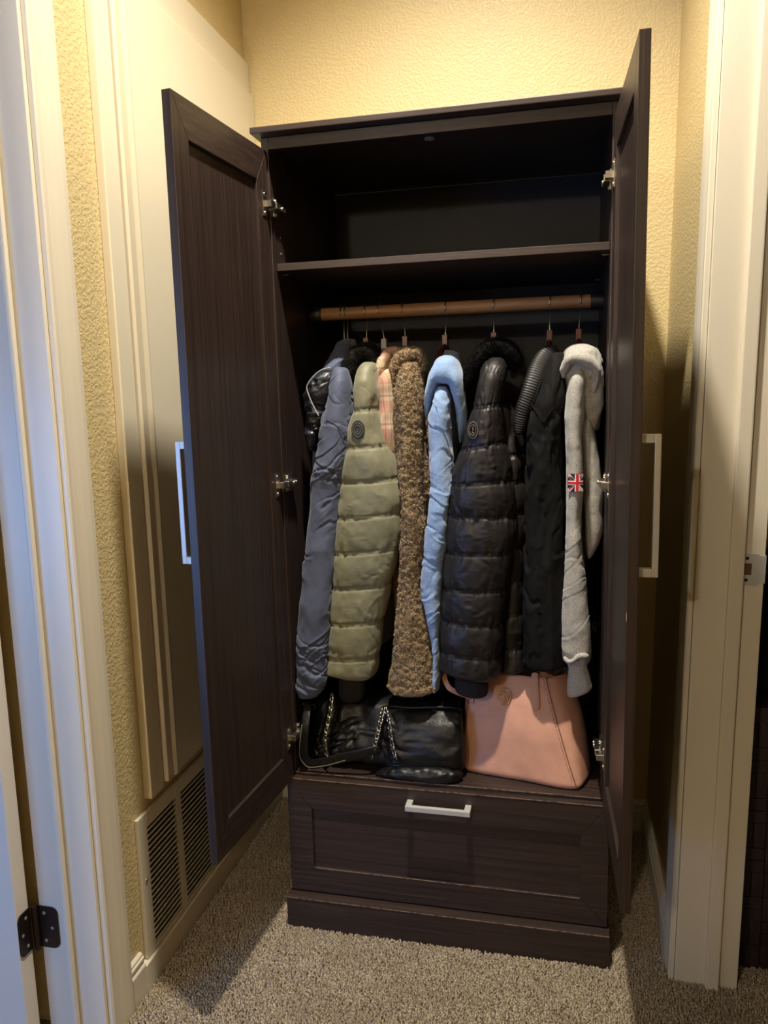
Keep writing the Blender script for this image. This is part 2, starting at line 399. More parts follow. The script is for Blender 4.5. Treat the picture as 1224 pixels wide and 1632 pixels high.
# strike plate
def strike():
    x0, x1, z0, z1 = .958, .994, .876, .938; hx0, hx1, hz0, hz1 = .966, .981, .896, .919
    T = lambda x, y, z: lean(x-.0135, y, z)
    bm = bmesh.new(); y0, y1 = YJR-.0025, YJR-.0003
    add_box(bm, x0, hx0, y0, y1, z0, z1, T); add_box(bm, hx1, x1, y0, y1, z0, z1, T)
    add_box(bm, hx0, hx1, y0, y1, z0, hz0, T); add_box(bm, hx0, hx1, y0, y1, hz1, z1, T)
    add_box(bm, x1, x1+.012, y0+.0005, y1+.009, z0+.004, z1-.004, T)
    return bm_mesh('strike', bm)
sp = put('strike_plate', strike(), M['satin'], jr); sp['label'] = 'satin nickel strike plate'
put('latch_hole', boxm(.966, .981, YJR-.0012, YJR-.0002, .896, .919, 0, lambda x, y, z: lean(x-.0135, y, z)), mat('latch_wood', srgb(96, 64, 48), .8), sp)
for zz in (.886, .929):
    c = lean(.972-.0135, YJR, zz); put('screw', cylm((c[0], YJR-.0034, zz), (c[0], YJR-.002, zz), .0032, n=12), M['bronze'], sp)

# left room door leaf, opened against the jamb's far side
dl = struct(empty('door_1', (-.40, -.46, 0), 'white painted bedroom door standing open at the left'))
M['door_paint'] = mat('door_paint', srgb(226, 218, 204), .35)
put('door_leaf', boxm(-1.16, -.388, -.475, -.440, .012, 2.04, .002), M['door_paint'], dl)
hx = -.378
hn = put('door_hinge', cylm((hx, -.437, .190), (hx, -.437, .284), .0062, n=16, bevel=.0008), M['bronze'], dl); hn['label'] = 'dark bronze butt hinge'
def hinge_leaf(w_, h_, r, fn, t):
    pts = [(0, 0)]
    for k in range(7):
        an = -math.pi/2+k*math.pi/12; pts.append((w_-r+r*math.cos(an), r+r*math.sin(an)))
    for k in range(7):
        an = k*math.pi/12; pts.append((w_-r+r*math.cos(an), h_-r+r*math.sin(an)))
    pts.append((0, h_)); return prism(pts, fn, 0, t)
put('hinge_plate', hinge_leaf(.043, .088, .014, lambda a, b, t: (hx+.004+a, YJL-.0004-t, .193+b), .0022), M['bronze'], hn)
put('hinge_plate', hinge_leaf(.034, .088, .012, lambda a, b, t: (-.3878+t, -.4405-a, .193+b), .0022), M['bronze'], hn)
for (a, b) in ((.018, .015), (.034, .044), (.018, .074)):
    put('screw', cylm((hx+a, YJL-.0022, .193+b), (hx+a, YJL-.0034, .193+b), .0034, n=10), M['grey_plastic'], hn)
    put('screw', cylm((-.3862, -.4405-a*.7, .193+b), (-.385, -.4405-a*.7, .193+b), .0034, n=10), M['grey_plastic'], hn)

# baseboards
bp_ = [(0, 0), (.014, 0), (.014, .070), (.0125, .0735), (.0095, .0745), (.0095, .081), (.0115, .083), (.0115, .089), (.008, .0915), (.008, .096), (.004, .099), (0, .099)]
b1 = struct(put('baseboard_left', prism(bp_, lambda a, b, t: (XL+a, t, b), YJL+.078, -.3015), M['trim']))
struct(box('baseboard_left_flat', XL, XL+.0155, -.301, YB, 0, .067, M['trim'], bevel=.0018))
struct(put('baseboard_right', prism(bp_, lambda a, b, t: lean(XR0-a, t, b), YJR+.068, YB), M['trim']))
struct(put('baseboard_back', prism(bp_, lambda a, b, t: (t, YB-a, b), XL+.016, XR0-.0005), M['trim']))

# access panel on the left wall
ap = empty('access_panel', (XL, .15, .41), 'cream painted tall access panel with stepped trim on the left wall', 'access panel')
M['panel'] = mat('panel_paint', srgb(226, 216, 192), .38)
M['panel_wood'] = mat('ridge_paint', srgb(214, 202, 176), .42, bump=[(40, .15, .001, (1, 1, .05), 'noise')])
put('slab', boxm(XL+.0003, XL+.024, -.135, YB-.001, .425, 2.085, .002), M['panel'], ap)
put('frame_stile', boxm(XL+.0003, XL+.019, -.238, -.186, .414, 2.175, .002), M['panel'], ap)
put('head_trim', boxm(XL+.0003, XL+.013, -.238, YB-.001, 2.088, 2.172, .003), M['panel'], ap)
rp = [(-.180, 0), (-.180, .021), (-.176, .026), (-.156, .026), (-.152, .022), (-.150, .026), (-.142, .030), (-.137, .030), (-.1345, .027), (-.1345, 0)]
put('ridge_moulding', prism(rp, lambda a, b, t: (XL+b, a, t), .425, 2.16), M['panel_wood'], ap)

# return air grille
vg = empty('return_air_grille', (XL, -.1, .06), 'white louvred return air grille low on the left wall', 'air vent')
bm = bmesh.new(); v0, v1, vz0, vz1 = -.283, .088, .069, .388
for a in ((v0, v0+.034, vz0, vz1), (-.122, -.098, vz0, vz1), (.055, v1, vz0, vz1), (v0+.034, -.122, vz1-.034, vz1), (-.098, .055, vz1-.034, vz1), (v0+.034, -.122, vz0, vz0+.01), (-.098, .055, vz0, vz0+.01)):
    add_box(bm, XL+.0005, XL+.009, a[0], a[1], a[2], a[3])
put('frame', bm_mesh('frame', bm, .0015), M['trim'], vg)
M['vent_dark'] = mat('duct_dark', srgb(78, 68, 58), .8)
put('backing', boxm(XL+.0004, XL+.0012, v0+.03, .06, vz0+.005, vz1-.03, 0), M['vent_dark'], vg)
def louver(y0, y1):
    me = prism([(.0014, .0010), (.0014, .0018), (.0084, .0078), (.0090, .0074), (.0090, .0030)], lambda a, b, t: (XL+a, t, b), y0, y1); me.materials.append(M['trim']); return me
for (y0, y1) in ((v0+.0338, -.1218), (-.0982, .0552)):
    me = louver(y0, y1)
    for k in range(21):
        put('louver', me, None, vg, (0, 0, vz0+.012+k*(vz1-vz0-.046)/21))
put('screw', cylm((XL+.009, v0+.016, .243), (XL+.011, v0+.016, .243), .004, n=12), M['nickel'], vg)

# ------------------------------------------------------------------ wardrobe
W = .73
wd = empty('wardrobe', (W/2, .25, 0), 'dark espresso wardrobe with both doors open and clothes inside', 'wardrobe')
box('side_panel', 0, .016, 0, .51, .084, 1.798, M['wood_v'], wd); box('side_panel', W-.016, W, 0, .51, .084, 1.798, M['wood_v'], wd)
box('top_panel', -.012, W+.012, -.031, .512, 1.7985, 1.811, M['wood_h'], wd, .002)
box('top_rail', .0163, W-.0163, 0.0, .016, 1.774, 1.798, M['wood_h'], wd)
box('back_panel', .012, W-.012, .505, .511, .084, 1.798, M['board'], wd, 0)
box('shelf', .0165, W-.0165, .02, .50, 1.529, 1.545, M['wood_h'], wd)
box('deck', .0165, W-.0165, -.001, .50, .363, .379, M['wood_h'], wd, .0015)
bm = bmesh.new(); add_box(bm, -.004, W+.004, -.047, -.031, 0, .084); add_box(bm, -.004, .012, -.031, .51, 0, .083); add_box(bm, W-.012, W+.004, -.031, .51, 0, .083)
add_box(bm, .012, W-.012, -.031, .01, .07, .0838)
put('plinth', bm_mesh('plinth', bm), M['wood_h'], wd)
put('clothes_rod', cylm((.034, .25, 1.457), (W-.034, .25, 1.457), .0155, n=28), M['rod'], wd)
for x0, x1 in ((.0165, .045), (W-.045, W-.0165)):
    put('rod_socket', cylm((x0, .25, 1.457), (x1, .25, 1.457), .0195, n=24, bevel=.001), M['black_plastic'], wd)
put('cam_cover', cylm((.342, .108, 1.7955), (.342, .108, 1.7984), .0105, n=20, bevel=.0006), M['grey_plastic'], wd)
for y_ in (.055, .42):
    for x0, x1 in ((.0162, .030), (W-.030, W-.0162)):
        put('shelf_pin', cylm((x0, y_, 1.5265), (x1, y_, 1.5265), .0025, n=10), M['nickel'], wd)
for z_ in (1.605, 1.57):
    put('pin_hole', cylm((.0161, .05, z_), (.0172, .05, z_), .0022, n=10), M['grey_plastic'], wd)
def mitred(parent, u0, u1, z0, z1, su, szt, szb, w0, w1, fn, m_v, m_h, pw0, pw1):
    P = lambda pts, mt, nm: put(nm, prism(pts, fn, w0, w1, .0009), mt, parent)
    g = .0003
    P([(u0, z0), (u0+su, z0+szb+g), (u0+su, z1-szt-g), (u0, z1)], m_v, 'stile'); P([(u1, z0), (u1-su, z0+szb+g), (u1-su, z1-szt-g), (u1, z1)], m_v, 'stile')
    P([(u0+g, z1), (u0+su+g, z1-szt), (u1-su-g, z1-szt), (u1-g, z1)], m_h, 'rail'); P([(u0+g, z0), (u0+su+g, z0+szb), (u1-su-g, z0+szb), (u1-g, z0)], m_h, 'rail')
ZT, ZB, DW = 1.7698, .3688, .3619
def bar_handle(fn, length, post, proj, wdt):
    """bar along t; fn(t, out, across)"""
    bm = bmesh.new(); T = lambda t, o, a: fn(t, o, a)
    h = length/2
    add_box(bm, -h, h, proj-.010, proj, -wdt/2, wdt/2, T); add_box(bm, -h, -h+post, 0, proj-.0095, -wdt/2, wdt/2, T); add_box(bm, h-post, h, 0, proj-.0095, -wdt/2, wdt/2, T)
    return bm_mesh('handle', bm, .0012)
def make_door(side):
    th = math.radians(85.5 if side < 0 else 88.05)
    H = np.array([.0135, -.006]) if side < 0 else np.array([W-.0135, -.006])
    d = np.array([side*math.cos(th), -math.sin(th)]); n = np.array([side*math.sin(th), math.cos(th)])
    def fn(u, z, w_): p = H+d*u+n*w_; return (p[0], p[1], z)
    dr = put('door', boxm(.0485, DW-.0485, .007, .012, ZB+.0665, ZT-.0665, 0, lambda u, w_, z: fn(u, z, w_)), M['wood_v'], wd)
    mitred(dr, .0005, DW, ZB, ZT, .050, .068, .068, 0, .017, fn, M['wood_v'], M['wood_y'], .007, .012)
    zc, uc = (.5*(.955+1.182), DW-.031)
    hd = put('handle', bar_handle(lambda t, o, a: fn(uc+a, zc+t, .0172+o), .232 if side > 0 else .228, .014, .033, .014), M['satin'], dr); hd['label'] = 'satin nickel bar handle'
    for z_ in (1.660, 1.065, .474 if side < 0 else .484):
        bm = bmesh.new(); T = lambda u, w_, z: fn(u, z, w_)
        add_box(bm, .012, .030, -.0018, -.0001, z_-.026, z_+.026, T)               # cup flange on the door
        for q in (-.019, .019): add_cyl(bm, fn(.020, z_+q, -.0034), fn(.020, z_+q, -.0016), .0042, n=10)
        sx = 1 if side < 0 else -1; xs = .016 if side < 0 else W-.016
        add_box(bm, .0, .020, -.016, -.0015, z_-.0065, z_+.0065, T)               # elbow
        x0, x1 = sorted((xs+sx*.0002, xs+sx*.0032)); add_box(bm, x0, x1, .012, .050, z_-.019, z_+.019)   # mounting wings
        x0, x1 = sorted((xs+sx*.0032, xs+sx*.015)); add_box(bm, x0, x1, -.002, .056, z_-.0062, z_+.0062)  # arm
        for (yy, zz, rr, ee) in ((.022, .014, .004, .006), (.022, -.014, .004, .006), (.034, 0, .0045, .0175), (.048, 0, .0045, .0175)):
            add_cyl(bm, (xs+sx*.001, yy, z_+zz), (xs+sx*ee, yy, z_+zz), rr, n=12)
        hh = put('hinge', bm_mesh('hinge', bm, .0004, 1), M['nickel'], dr); hh['label'] = 'nickel concealed hinge'
    return dr
dl_ = make_door(-1); dl_['label'] = 'left wardrobe door swung open'
dr_ = make_door(1); dr_['label'] = 'right wardrobe door swung open, seen edge on'
chip = put('bare_chip', prism([(-.0012, -.009), (.0016, -.006), (.0022, .003), (.0004, .009), (-.0012, .004)], lambda a, b, t: (W-.0012+a*.6+.0*t, -.3655-t, .893+b), 0, .0009), mat('raw_chipboard', srgb(226, 196, 160), .8), dr_)
def lit_edge_band(p, x0, x1, y0, y1, z0, z1): put('lit_edge_band', boxm(x0, x1, y0, y1, z0, z1, .0004), M['edge'], p)  # pale strip painting the highlight along a worn front edge
lit_edge_band(wd, .0168, W-.0168, -.0018, -.0004, .3772, .3796); lit_edge_band(wd, -.0038, W+.0038, -.0476, -.0464, .0822, .0846)
# drawer
fnd = lambda u, z, w_: (u, -.020+w_, z)
dw = put('drawer', boxm(.056, W-.056, -.013, -.004, .148, .302, 0), M['wood_h'], wd)
mitred(dw, 0, W, .0875, .372, .058, .072, .062, 0, .0185, fnd, M['wood_h'], M['wood_h'], 0, 0)
bm = bmesh.new(); add_box(bm, .03, .042, -.001, .45, .11, .34); add_box(bm, W-.042, W-.03, -.001, .45, .11, .34); add_box(bm, .03, W-.03, .44, .452, .11, .34); add_box(bm, .03, W-.03, 0, .45, .10, .108)
put('drawer_box', bm_mesh('drawer_box', bm), M['board'], dw)
lit_edge_band(dw, .001, W-.001, -.0208, -.0192, .3702, .3724); lit_edge_band(dw, .059, W-.059, -.0206, -.0192, .1478, .1496)
hd = put('handle', bar_handle(lambda t, o, a: (.3615+t, -.0202-o, .340+a), .146, .014, .032, .012), M['satin'], dw); hd['label'] = 'satin nickel bar handle'

# ------------------------------------------------------------------ clothes hangers
def make_hanger(x, tilt, wood, neck_mat, label, zneck=1.392, slim=1.0):
    """hook over the rod, neck, shoulder bar running front to back"""
    hg = empty('clothes_hanger', (x, .25, 1.33), label, 'clothes hanger', 'hangers on the rod')
    pts = []; R = .0185
    for k in range(25):
        an = math.radians(-20+k*(230/24)); pts.append((x, .25-R*math.cos(an)*1.0, 1.4575+R*math.sin(an)))
    # stem: from the back of the loop down to the neck
    e = pts[-1]; zt = e[2]
    for k in range(1, 13):
        f = k/12; pts.append((x+tilt*f, e[1]+(.25-e[1])*math.sin(f*math.pi/2), zt+(zneck-.004-zt)*f))
    put('hook', curve_tube(pts, .0016, 8), M['nickel'], hg)
    xb = x+tilt
    bm = bmesh.new(); add_box(bm, xb-.0065*slim, xb+.0065*slim, .238, .262, zneck-.045, zneck)
    put('neck', bm_mesh('neck', bm, .0012), neck_mat, hg)
    P = [(xb, .25+d, zneck-.032-.075*(abs(d)/.2)**1.4) for d in (-.125, -.1, -.07, -.035, 0, .035, .07, .1, .125)]
    V, F = sweep3(P, .011, .006*slim, 16, 40, .8, D=(1, 0, 0)); V2 = V
    put('shoulder_bar', mk_mesh('bar', V2, F, True), wood, hg)
    return hg
M['white_plastic'] = mat('white_plastic', srgb(196, 190, 176), .45)
HK = [(545, .004, 'leftmost silver hook hanger, holding the navy jacket'), (551, .003, 'second silver hook hanger from the left, close beside the leftmost'),
      (583, 0, 'red wood hanger holding the olive puffer jacket'), (604, .012, 'white plastic hanger holding the plaid shirt'), (642, .005, 'red wood hanger holding the brown fleece jacket'),
      (711, -.003, 'red wood hanger holding the light blue hoodie'), (787, 0, 'red wood hanger holding the black puffer jacket'), (876, 0, 'dark red wood hanger holding the black ribbed collar jacket'), (925, -.003, 'red wood hanger holding the grey hoodie')]
for i, (px, tl, lb) in enumerate(HK):
    x = at(px, 490, .25)[0]
    if i in (0, 1): make_hanger(x, tl, M['black_plastic'], M['black_plastic'], lb, 1.388-.004*i, .4)
    elif i == 3: make_hanger(x, tl, M['white_plastic'], M['white_plastic'], lb, 1.392)
    else: make_hanger(x, tl, M['red_wood'], M['red_wood'], lb, 1.396)

# ------------------------------------------------------------------ garments
def garment(name, x, label, cat): return empty(name, (x, .25, .6), label, cat, 'coats and tops hanging in the wardrobe')
def body_rows(x, a, ztop, zbot, lean_=0.0, y=.285, by=.165):
    h = ztop-zbot
    return [(x, y, ztop, a*.35, by*.55), (x, y, ztop-.04, a*.7, by*.85), (x+lean_*.2, y, ztop-.12, a*.95, by), (x+lean_*.5, y, ztop-.5*h, a, by), (x+lean_, y, zbot+.03, a*1.05, by), (x+lean_, y, zbot, a, by*.98)]

# --- navy rain jacket
M['navy'] = mat('navy_shell', srgb(78, 85, 110), .62, spec=.35, sheen=.15, bump=[(40, .25, .003, (1, 1, .5), 'noise'), (600, .12, .0006, U1, 'noise')])
M['navy_in'] = mat('dark_lining', srgb(34, 36, 44), .32, spec=.6, bump=[(60, .5, .004, U1, 'noise')])
M['pipe'] = mat('grey_piping', srgb(150, 152, 160), .5)
g1 = garment('rain_jacket', .1, 'slate navy rain jacket with a hanging hood, leftmost on the rod', 'jacket')
NV = loft([(534, 584, 553, 586, .075, .020), (530, 606, 557, 606, .07, .034), (526, 640, 559, 640, .065, .042), (518, 670, 560, 670, .06, .044), (509, 710, 557, 708, .055, .045), (502, 750, 550, 750, .052, .045),
     (497, 800, 544, 800, .05, .044), (492, 850, 539, 850, .046, .042), (487, 905, 534, 905, .042, .04), (481, 960, 530, 960, .036, .038), (477, 1010, 526, 1010, .032, .036), (475, 1060, 521, 1060, .028, .03), (475, 1092, 517, 1092, .026, .027), (480, 1111, 506, 1111, .026, .02)],
     n=110, disp=folds(.004, (13, 13, 6), 3, .0016, (42, 42, 22), .0040, 44, .13, (38, -28)))
cloth('sleeve', NV, M['navy'], g1)
def seam_on(V, pts, rad, mt, parent, nm='seam', lift=.0004):
    P = []
    for (x, y) in pts:
        p = at(x, y, .05)
        for _ in range(3): p = at(x, y, front_y(V, p[0], p[2], .007))
        P.append(p-np.array([0, lift, 0]))
    P = np.array(P); k = np.arange(len(P)); P = interp(k, P, np.linspace(0, len(P)-1, 40)); return put(nm, curve_tube(P, rad, 6), mt, parent)
seam_on(NV[0], [(519, 668), (531, 674), (542, 684), (550, 696), (557, 708)], .0008, M['navy_in'], g1)
seam_on(NV[0], [(553, 716), (540, 734), (527, 755)], .0007, M['navy_in'], g1)
cloth('body', wloft(body_rows(.064, .026, 1.325, .60, -.004), n=72, disp=folds(.006, (12, 12, 4), 8, .003)), M['navy'], g1)
cloth('hood_back', loft([(546, 541, 566, 540, .19, .02), (540, 552, 568, 552, .18, .045), (533, 568, 566, 568, .165, .06), (524, 582, 562, 580, .15, .065), (514, 595, 556, 594, .14, .06), (512, 604, 552, 602, .14, .05)],
      n=56, disp=folds(.007, (20, 20, 16), 5, .003)), M['navy'], g1)
cloth('hood', loft([(512, 590, 548, 588, .10, .04), (498, 605, 546, 602, .095, .05), (490, 618, 540, 618, .09, .05), (490, 642, 531, 642, .09, .046), (491, 664, 524, 664, .085, .042), (489, 690, 516, 690, .085, .038), (489, 706, 509, 706, .085, .03), (494, 719, 504, 719, .085, .018)],
      n=90, disp=folds(.005, (22, 22, 20), 15, .002, (60, 60, 50), .007, 46, .15, (50, -40, 10))), M['navy_in'], g1)
pp = np.array([at(x, y, .036) for x, y in ((526, 586), (512, 590), (503, 597), (494, 607), (489, 617), (491, 627), (496, 640), (502, 652), (508, 663))])
kk = np.linspace(0, 8, 50); put('piping', curve_tube(interp(np.arange(9), pp, kk), .0016, 8), M['pipe'], g1)

# --- olive puffer
M['olive'] = mat('olive_nylon', srgb(124, 122, 98), .52, spec=.35, sheen=.2, bump=[(34, .3, .004, (1, 1, 1), 'noise'), (110, .2, .0015, (1, 1, .6), 'noise')])
M['fur_d'] = mat('dark_fur', srgb(32, 30, 28), .9, spec=.1)
M['rubber'] = mat('dark_badge', srgb(44, 42, 38), .5)
M['rubber2'] = mat('badge_relief', srgb(84, 80, 68), .5)
M['knit_b'] = mat('black_knit', srgb(16, 16, 17), .85, bump=[(220, .5, .002, (1, 1, .15), 'noise')])
g2 = garment('puffer_jacket', .19, 'olive green quilted puffer jacket with dark fur collar and round badge', 'jacket')
ol = loft([(580, 577, 596, 577, .075, .02), (572, 596, 598, 596, .07, .034), (569, 625, 601, 622, .065, .042), (567, 655, 603, 652, .065, .046, 's'), (560, 690, 609, 688, .065, .052), (557, 713, 618, 709, .065, .055, 's'),
     (552, 740, 630, 737, .065, .058), (548, 767, 637, 761, .065, .058, 's'), (545, 795, 642, 790, .065, .058), (541, 823, 641, 814, .065, .058, 's'), (540, 850, 640, 842, .065, .057), (537, 878, 636, 870, .065, .056, 's'), (535, 905, 628, 898, .065, .055), (533, 933, 621, 927, .065, .053, 's'),
     (530, 962, 615, 957, .065, .051), (528, 988, 609, 985, .065, .05, 's'), (526, 1015, 605, 1013, .065, .048), (523, 1043, 602, 1042, .065, .046, 's'), (519, 1064, 598, 1068, .065, .043), (519, 1068, 592, 1083, .065, .040)],
     n=110, e=.8, disp=folds(.002, (16, 16, 12), 21, .001, (60, 60, 34), .0016, 50, .10, (70, -65)), quilt=.0045, pucker=.0036, seed=4)
cloth('sleeve', ol, M['olive'], g2)
cloth('body', wloft(body_rows(.175, .030, 1.325, .64), n=64, disp=folds(.006, (12, 12, 6), 9)), M['olive'], g2)
cloth('cuff', loft([(542, 1070, 582, 1076, .067, .030), (541, 1098, 581, 1102, .067, .030), (543, 1114, 578, 1117, .067, .029)], n=48), M['knit_b'], g2)
FC = sweep([(556, 690, .125), (555, 650, .12), (556, 615, .115), (562, 587, .115), (571, 568, .12), (584, 560, .125), (596, 567, .13), (602, 583, .13)], [7, 10, 12, 13, 12, 12, 11, 8], .038, disp=folds(.004, (40, 40, 40), 2))
fcl = cloth('fur_collar', FC, M['fur_d'], g2)
tag(put('fur', spikes(*FC, 14000, .0065, 1, .0006, .3), M['fur_d'], fcl), kind='stuff')
def disc_on(V, px, py, Y, rx, ry, lift, thick, mt, parent, nm, n=28, inner=0.0):
    c = at(px, py, Y); k = (Y-CAM[1])/CF[1]/FPX; rows = []; Vv = []; F = []
    rr = [1.0, 1.0, .55 if inner == 0 else inner, 0.0] if inner == 0 else [1.0, 1.0, inner, inner]
    yc = {}
    gx = np.linspace(-1, 1, 3); pts = []
    for a in gx:
        for b in gx: pts.append((a, b, front_y(V, c[0]+a*rx*k, c[2]+b*ry*k, .009)))
    A = np.array([(1, a, b) for a, b, _ in pts]); co = np.linalg.lstsq(A, np.array([p[2] for p in pts]), rcond=None)[0]
    for j, r in enumerate(rr):
        for i in range(n):
            t = 2*math.pi*i/n; a, b = r*math.cos(t), r*math.sin(t)
            y = co[0]+co[1]*a+co[2]*b+(.003 if j in (0,) or (inner and j == 3) else -lift-thick)
            Vv.append((c[0]+a*rx*k, y, c[2]+b*ry*k))
    for j in range(3):
        for i in range(n): F.append((j*n+i, j*n+(i+1) % n, (j+1)*n+(i+1) % n, (j+1)*n+i))
    return put(nm, mk_mesh(nm, Vv, F, False), mt, parent), co, c, k
bd, co, c_, k_ = disc_on(ol[0], 572.5, 684.5, .02, 10.8, 14.5, .002, .0015, M['rubber'], g2, 'round_badge'); bd['label'] = 'round dark rubber badge'
disc_on(ol[0], 572.5, 684.5, .02, 8.6, 11.6, .004, .0015, M['rubber2'], bd, 'badge_ring', inner=.86)
disc_on(ol[0], 572.5, 684.5, .02, 5.6, 7.8, .004, .0015, M['rubber2'], bd, 'badge_ring', inner=.78)
def glyph(co, c, k, pts, rad, mt, parent, rx, ry, lift):
    P = np.array([(c[0]+a*rx*k, co[0]+co[1]*a+co[2]*b-lift, c[2]+b*ry*k) for a, b in pts]); P = interp(np.arange(len(P)), P, np.linspace(0, len(P)-1, 30))
    return put('monogram', curve_tube(P, rad, 6), mt, parent)
glyph(co, c_, k_, [(.15, -.3), (-.1, -.15), (.1, .0), (-.1, .15), (.12, .3)], .0009, M['rubber2'], bd, 10.8, 14.5, .004)

# --- plaid shirt
def plaid():
    mt = mat('plaid_flannel', srgb(214, 190, 150), .85, sheen=.2); nt = mt.node_tree; N, L = nt.nodes, nt.links; b = N['Principled BSDF']
    tc = N.new('ShaderNodeTexCoord'); sp_ = N.new('ShaderNodeSeparateXYZ'); L.new(tc.outputs['Object'], sp_.inputs[0])
    def band(src, per, off, lo, hi):
        a = N.new('ShaderNodeMath'); a.operation = 'MULTIPLY_ADD'; a.inputs[1].default_value = 1/per; a.inputs[2].default_value = off; L.new(src, a.inputs[0])
        f = N.new('ShaderNodeMath'); f.operation = 'FRACT'; L.new(a.outputs[0], f.inputs[0])
        g = N.new('ShaderNodeMath'); g.operation = 'COMPARE'; g.inputs[1].default_value = (lo+hi)/2; g.inputs[2].default_value = (hi-lo)/2; L.new(f.outputs[0], g.inputs[0]); return g.outputs[0]
    ad = N.new('ShaderNodeMath'); ad.operation = 'ADD'; L.new(sp_.outputs[0], ad.inputs[0]); L.new(sp_.outputs[1], ad.inputs[1])
    cur = None
    for src, per, off, lo, hi, col, fac in ((ad.outputs[0], .042, .2, .0, .42, srgb(178, 120, 104), .42), (sp_.outputs[2], .062, .35, .0, .42, srgb(172, 96, 88), .42), (ad.outputs[0], .042, .2, .5, .58, srgb(96, 66, 58), .5),
                                            (sp_.outputs[2], .062, .35, .55, .62, srgb(96, 66, 58), .5), (ad.outputs[0], .021, .1, .0, .1, srgb(90, 40, 44), .4)):
        bd_ = band(src, per, off, lo, hi); mu = N.new('ShaderNodeMath'); mu.operation = 'MULTIPLY'; mu.inputs[1].default_value = fac; L.new(bd_, mu.inputs[0])
        mx = N.new('ShaderNodeMix'); mx.data_type = 'RGBA'; L.new(mu.outputs[0], mx.inputs[0])
        if cur is None: mx.inputs[6].default_value = (*srgb(206, 186, 154), 1)
        else: L.new(cur, mx.inputs[6])
        mx.inputs[7].default_value = (*col, 1); cur = mx.outputs[2]
    L.new(cur, b.inputs['Base Color']); return mt
M['plaid'] = plaid()
g3 = garment('plaid_shirt', .245, 'cream and red plaid flannel shirt squeezed between olive puffer and brown fleece', 'shirt')
cloth('sleeve', loft([(613, 588, 624, 588, .095, .02), (607, 605, 628, 605, .09, .032), (605, 630, 630, 630, .09, .036), (606, 660, 632, 660, .09, .038), (608, 690, 636, 690, .09, .04), (612, 720, 640, 720, .10, .04), (616, 760, 640, 760, .12, .03)], n=56, disp=folds(.004, (22, 22, 12), 31, .002)), M['plaid'], g3)
cloth('collar', sweep([(604, 640, .11), (603, 612, .11), (609, 585, .115), (620, 567, .13), (634, 562, .15)], [5, 8, 10, 10, 7], .03, disp=folds(.003, (40, 40, 40), 8)), M['plaid'], g3)
cloth('body', wloft(body_rows(.236, .014, 1.33, .70, 0, .31), n=48, disp=folds(.004, (14, 14, 6), 33)), M['plaid'], g3)

# --- brown sherpa fleece
M['sherpa'] = mat('brown_sherpa', srgb(154, 131, 98), .95, spec=.1, sheen=.25, var=[(srgb(108, 89, 64), 230, .46, .62, U1), (srgb(166, 144, 108), 300, .6, .76, U1), (srgb(112, 92, 66), 14, .5, .8, U1)], bump=[(260, .9, .006, U1, 'noise')])
M['sherpa_f'] = mat('brown_sherpa_pile', srgb(170, 147, 112), .95, spec=.1, var=[(srgb(112, 93, 68), 230, .46, .62, U1), (srgb(182, 160, 124), 300, .6, .76, U1), (srgb(116, 96, 70), 14, .5, .8, U1)])
g4 = garment('fleece_jacket', .29, 'fuzzy brown fleece jacket with a soft rolled collar', 'jacket')
SH = loft([(644, 577, 664, 577, .08, .022), (637, 600, 668, 598, .075, .035), (632, 640, 671, 636, .07, .042), (634, 680, 671, 680, .07, .045), (637, 717, 671, 717, .07, .046), (640, 756, 670, 756, .07, .046), (644, 800, 671, 800, .07, .046), (644, 850, 676, 850, .07, .046), (641, 905, 672, 905, .07, .045),
     (637, 950, 674, 950, .07, .046), (632, 1000, 682, 1000, .07, .048), (627, 1050, 690, 1050, .07, .05), (622, 1083, 694, 1083, .07, .05, 's'), (624, 1096, 693, 1097, .07, .047), (630, 1101, 688, 1102, .07, .042)],
     n=90, disp=folds(.004, (26, 26, 6), 41, .0028, (150, 150, 150)), quilt=.003)
so = cloth('sleeve', SH, M['sherpa'], g4)
tag(put('fleece_pile', spikes(*SH, 42000, .0024, 5, .0013, .1), M['sherpa_f'], so), kind='stuff')
SB = loft([(640, 585, 670, 585, .13, .03), (632, 620, 674, 620, .125, .05), (628, 680, 678, 680, .12, .06), (628, 720, 683, 720, .12, .06), (636, 766, 688, 766, .12, .06), (640, 830, 682, 830, .12, .06), (640, 900, 676, 900, .12, .06), (640, 1010, 676, 1010, .12, .06)], n=80, disp=folds(.005, (24, 24, 6), 43, .0028, (150, 150, 150)))
so2 = cloth('front_panel', SB, M['sherpa'], g4)
tag(put('fleece_pile', spikes(*SB, 26000, .0024, 6, .0013, .1), M['sherpa_f'], so2), kind='stuff')
SC = sweep([(629, 650, .10), (628, 622, .10), (630, 596, .10), (637, 578, .105), (649, 567, .11), (662, 566, .12), (670, 577, .13), (672, 592, .135)], [3, 7, 9, 11, 12, 11, 9, 6], .032, disp=folds(.003, (40, 40, 40), 45, .0028, (150, 150, 150)))
so3 = cloth('collar', SC, M['sherpa'], g4)
tag(put('fleece_pile', spikes(*SC, 12000, .0024, 7, .0013, .1), M['sherpa_f'], so3), kind='stuff')
cloth('body', wloft(body_rows(.288, .022, 1.31, .66, 0, .31), n=48, disp=folds(.005, (14, 14, 6), 46)), M['sherpa'], g4)

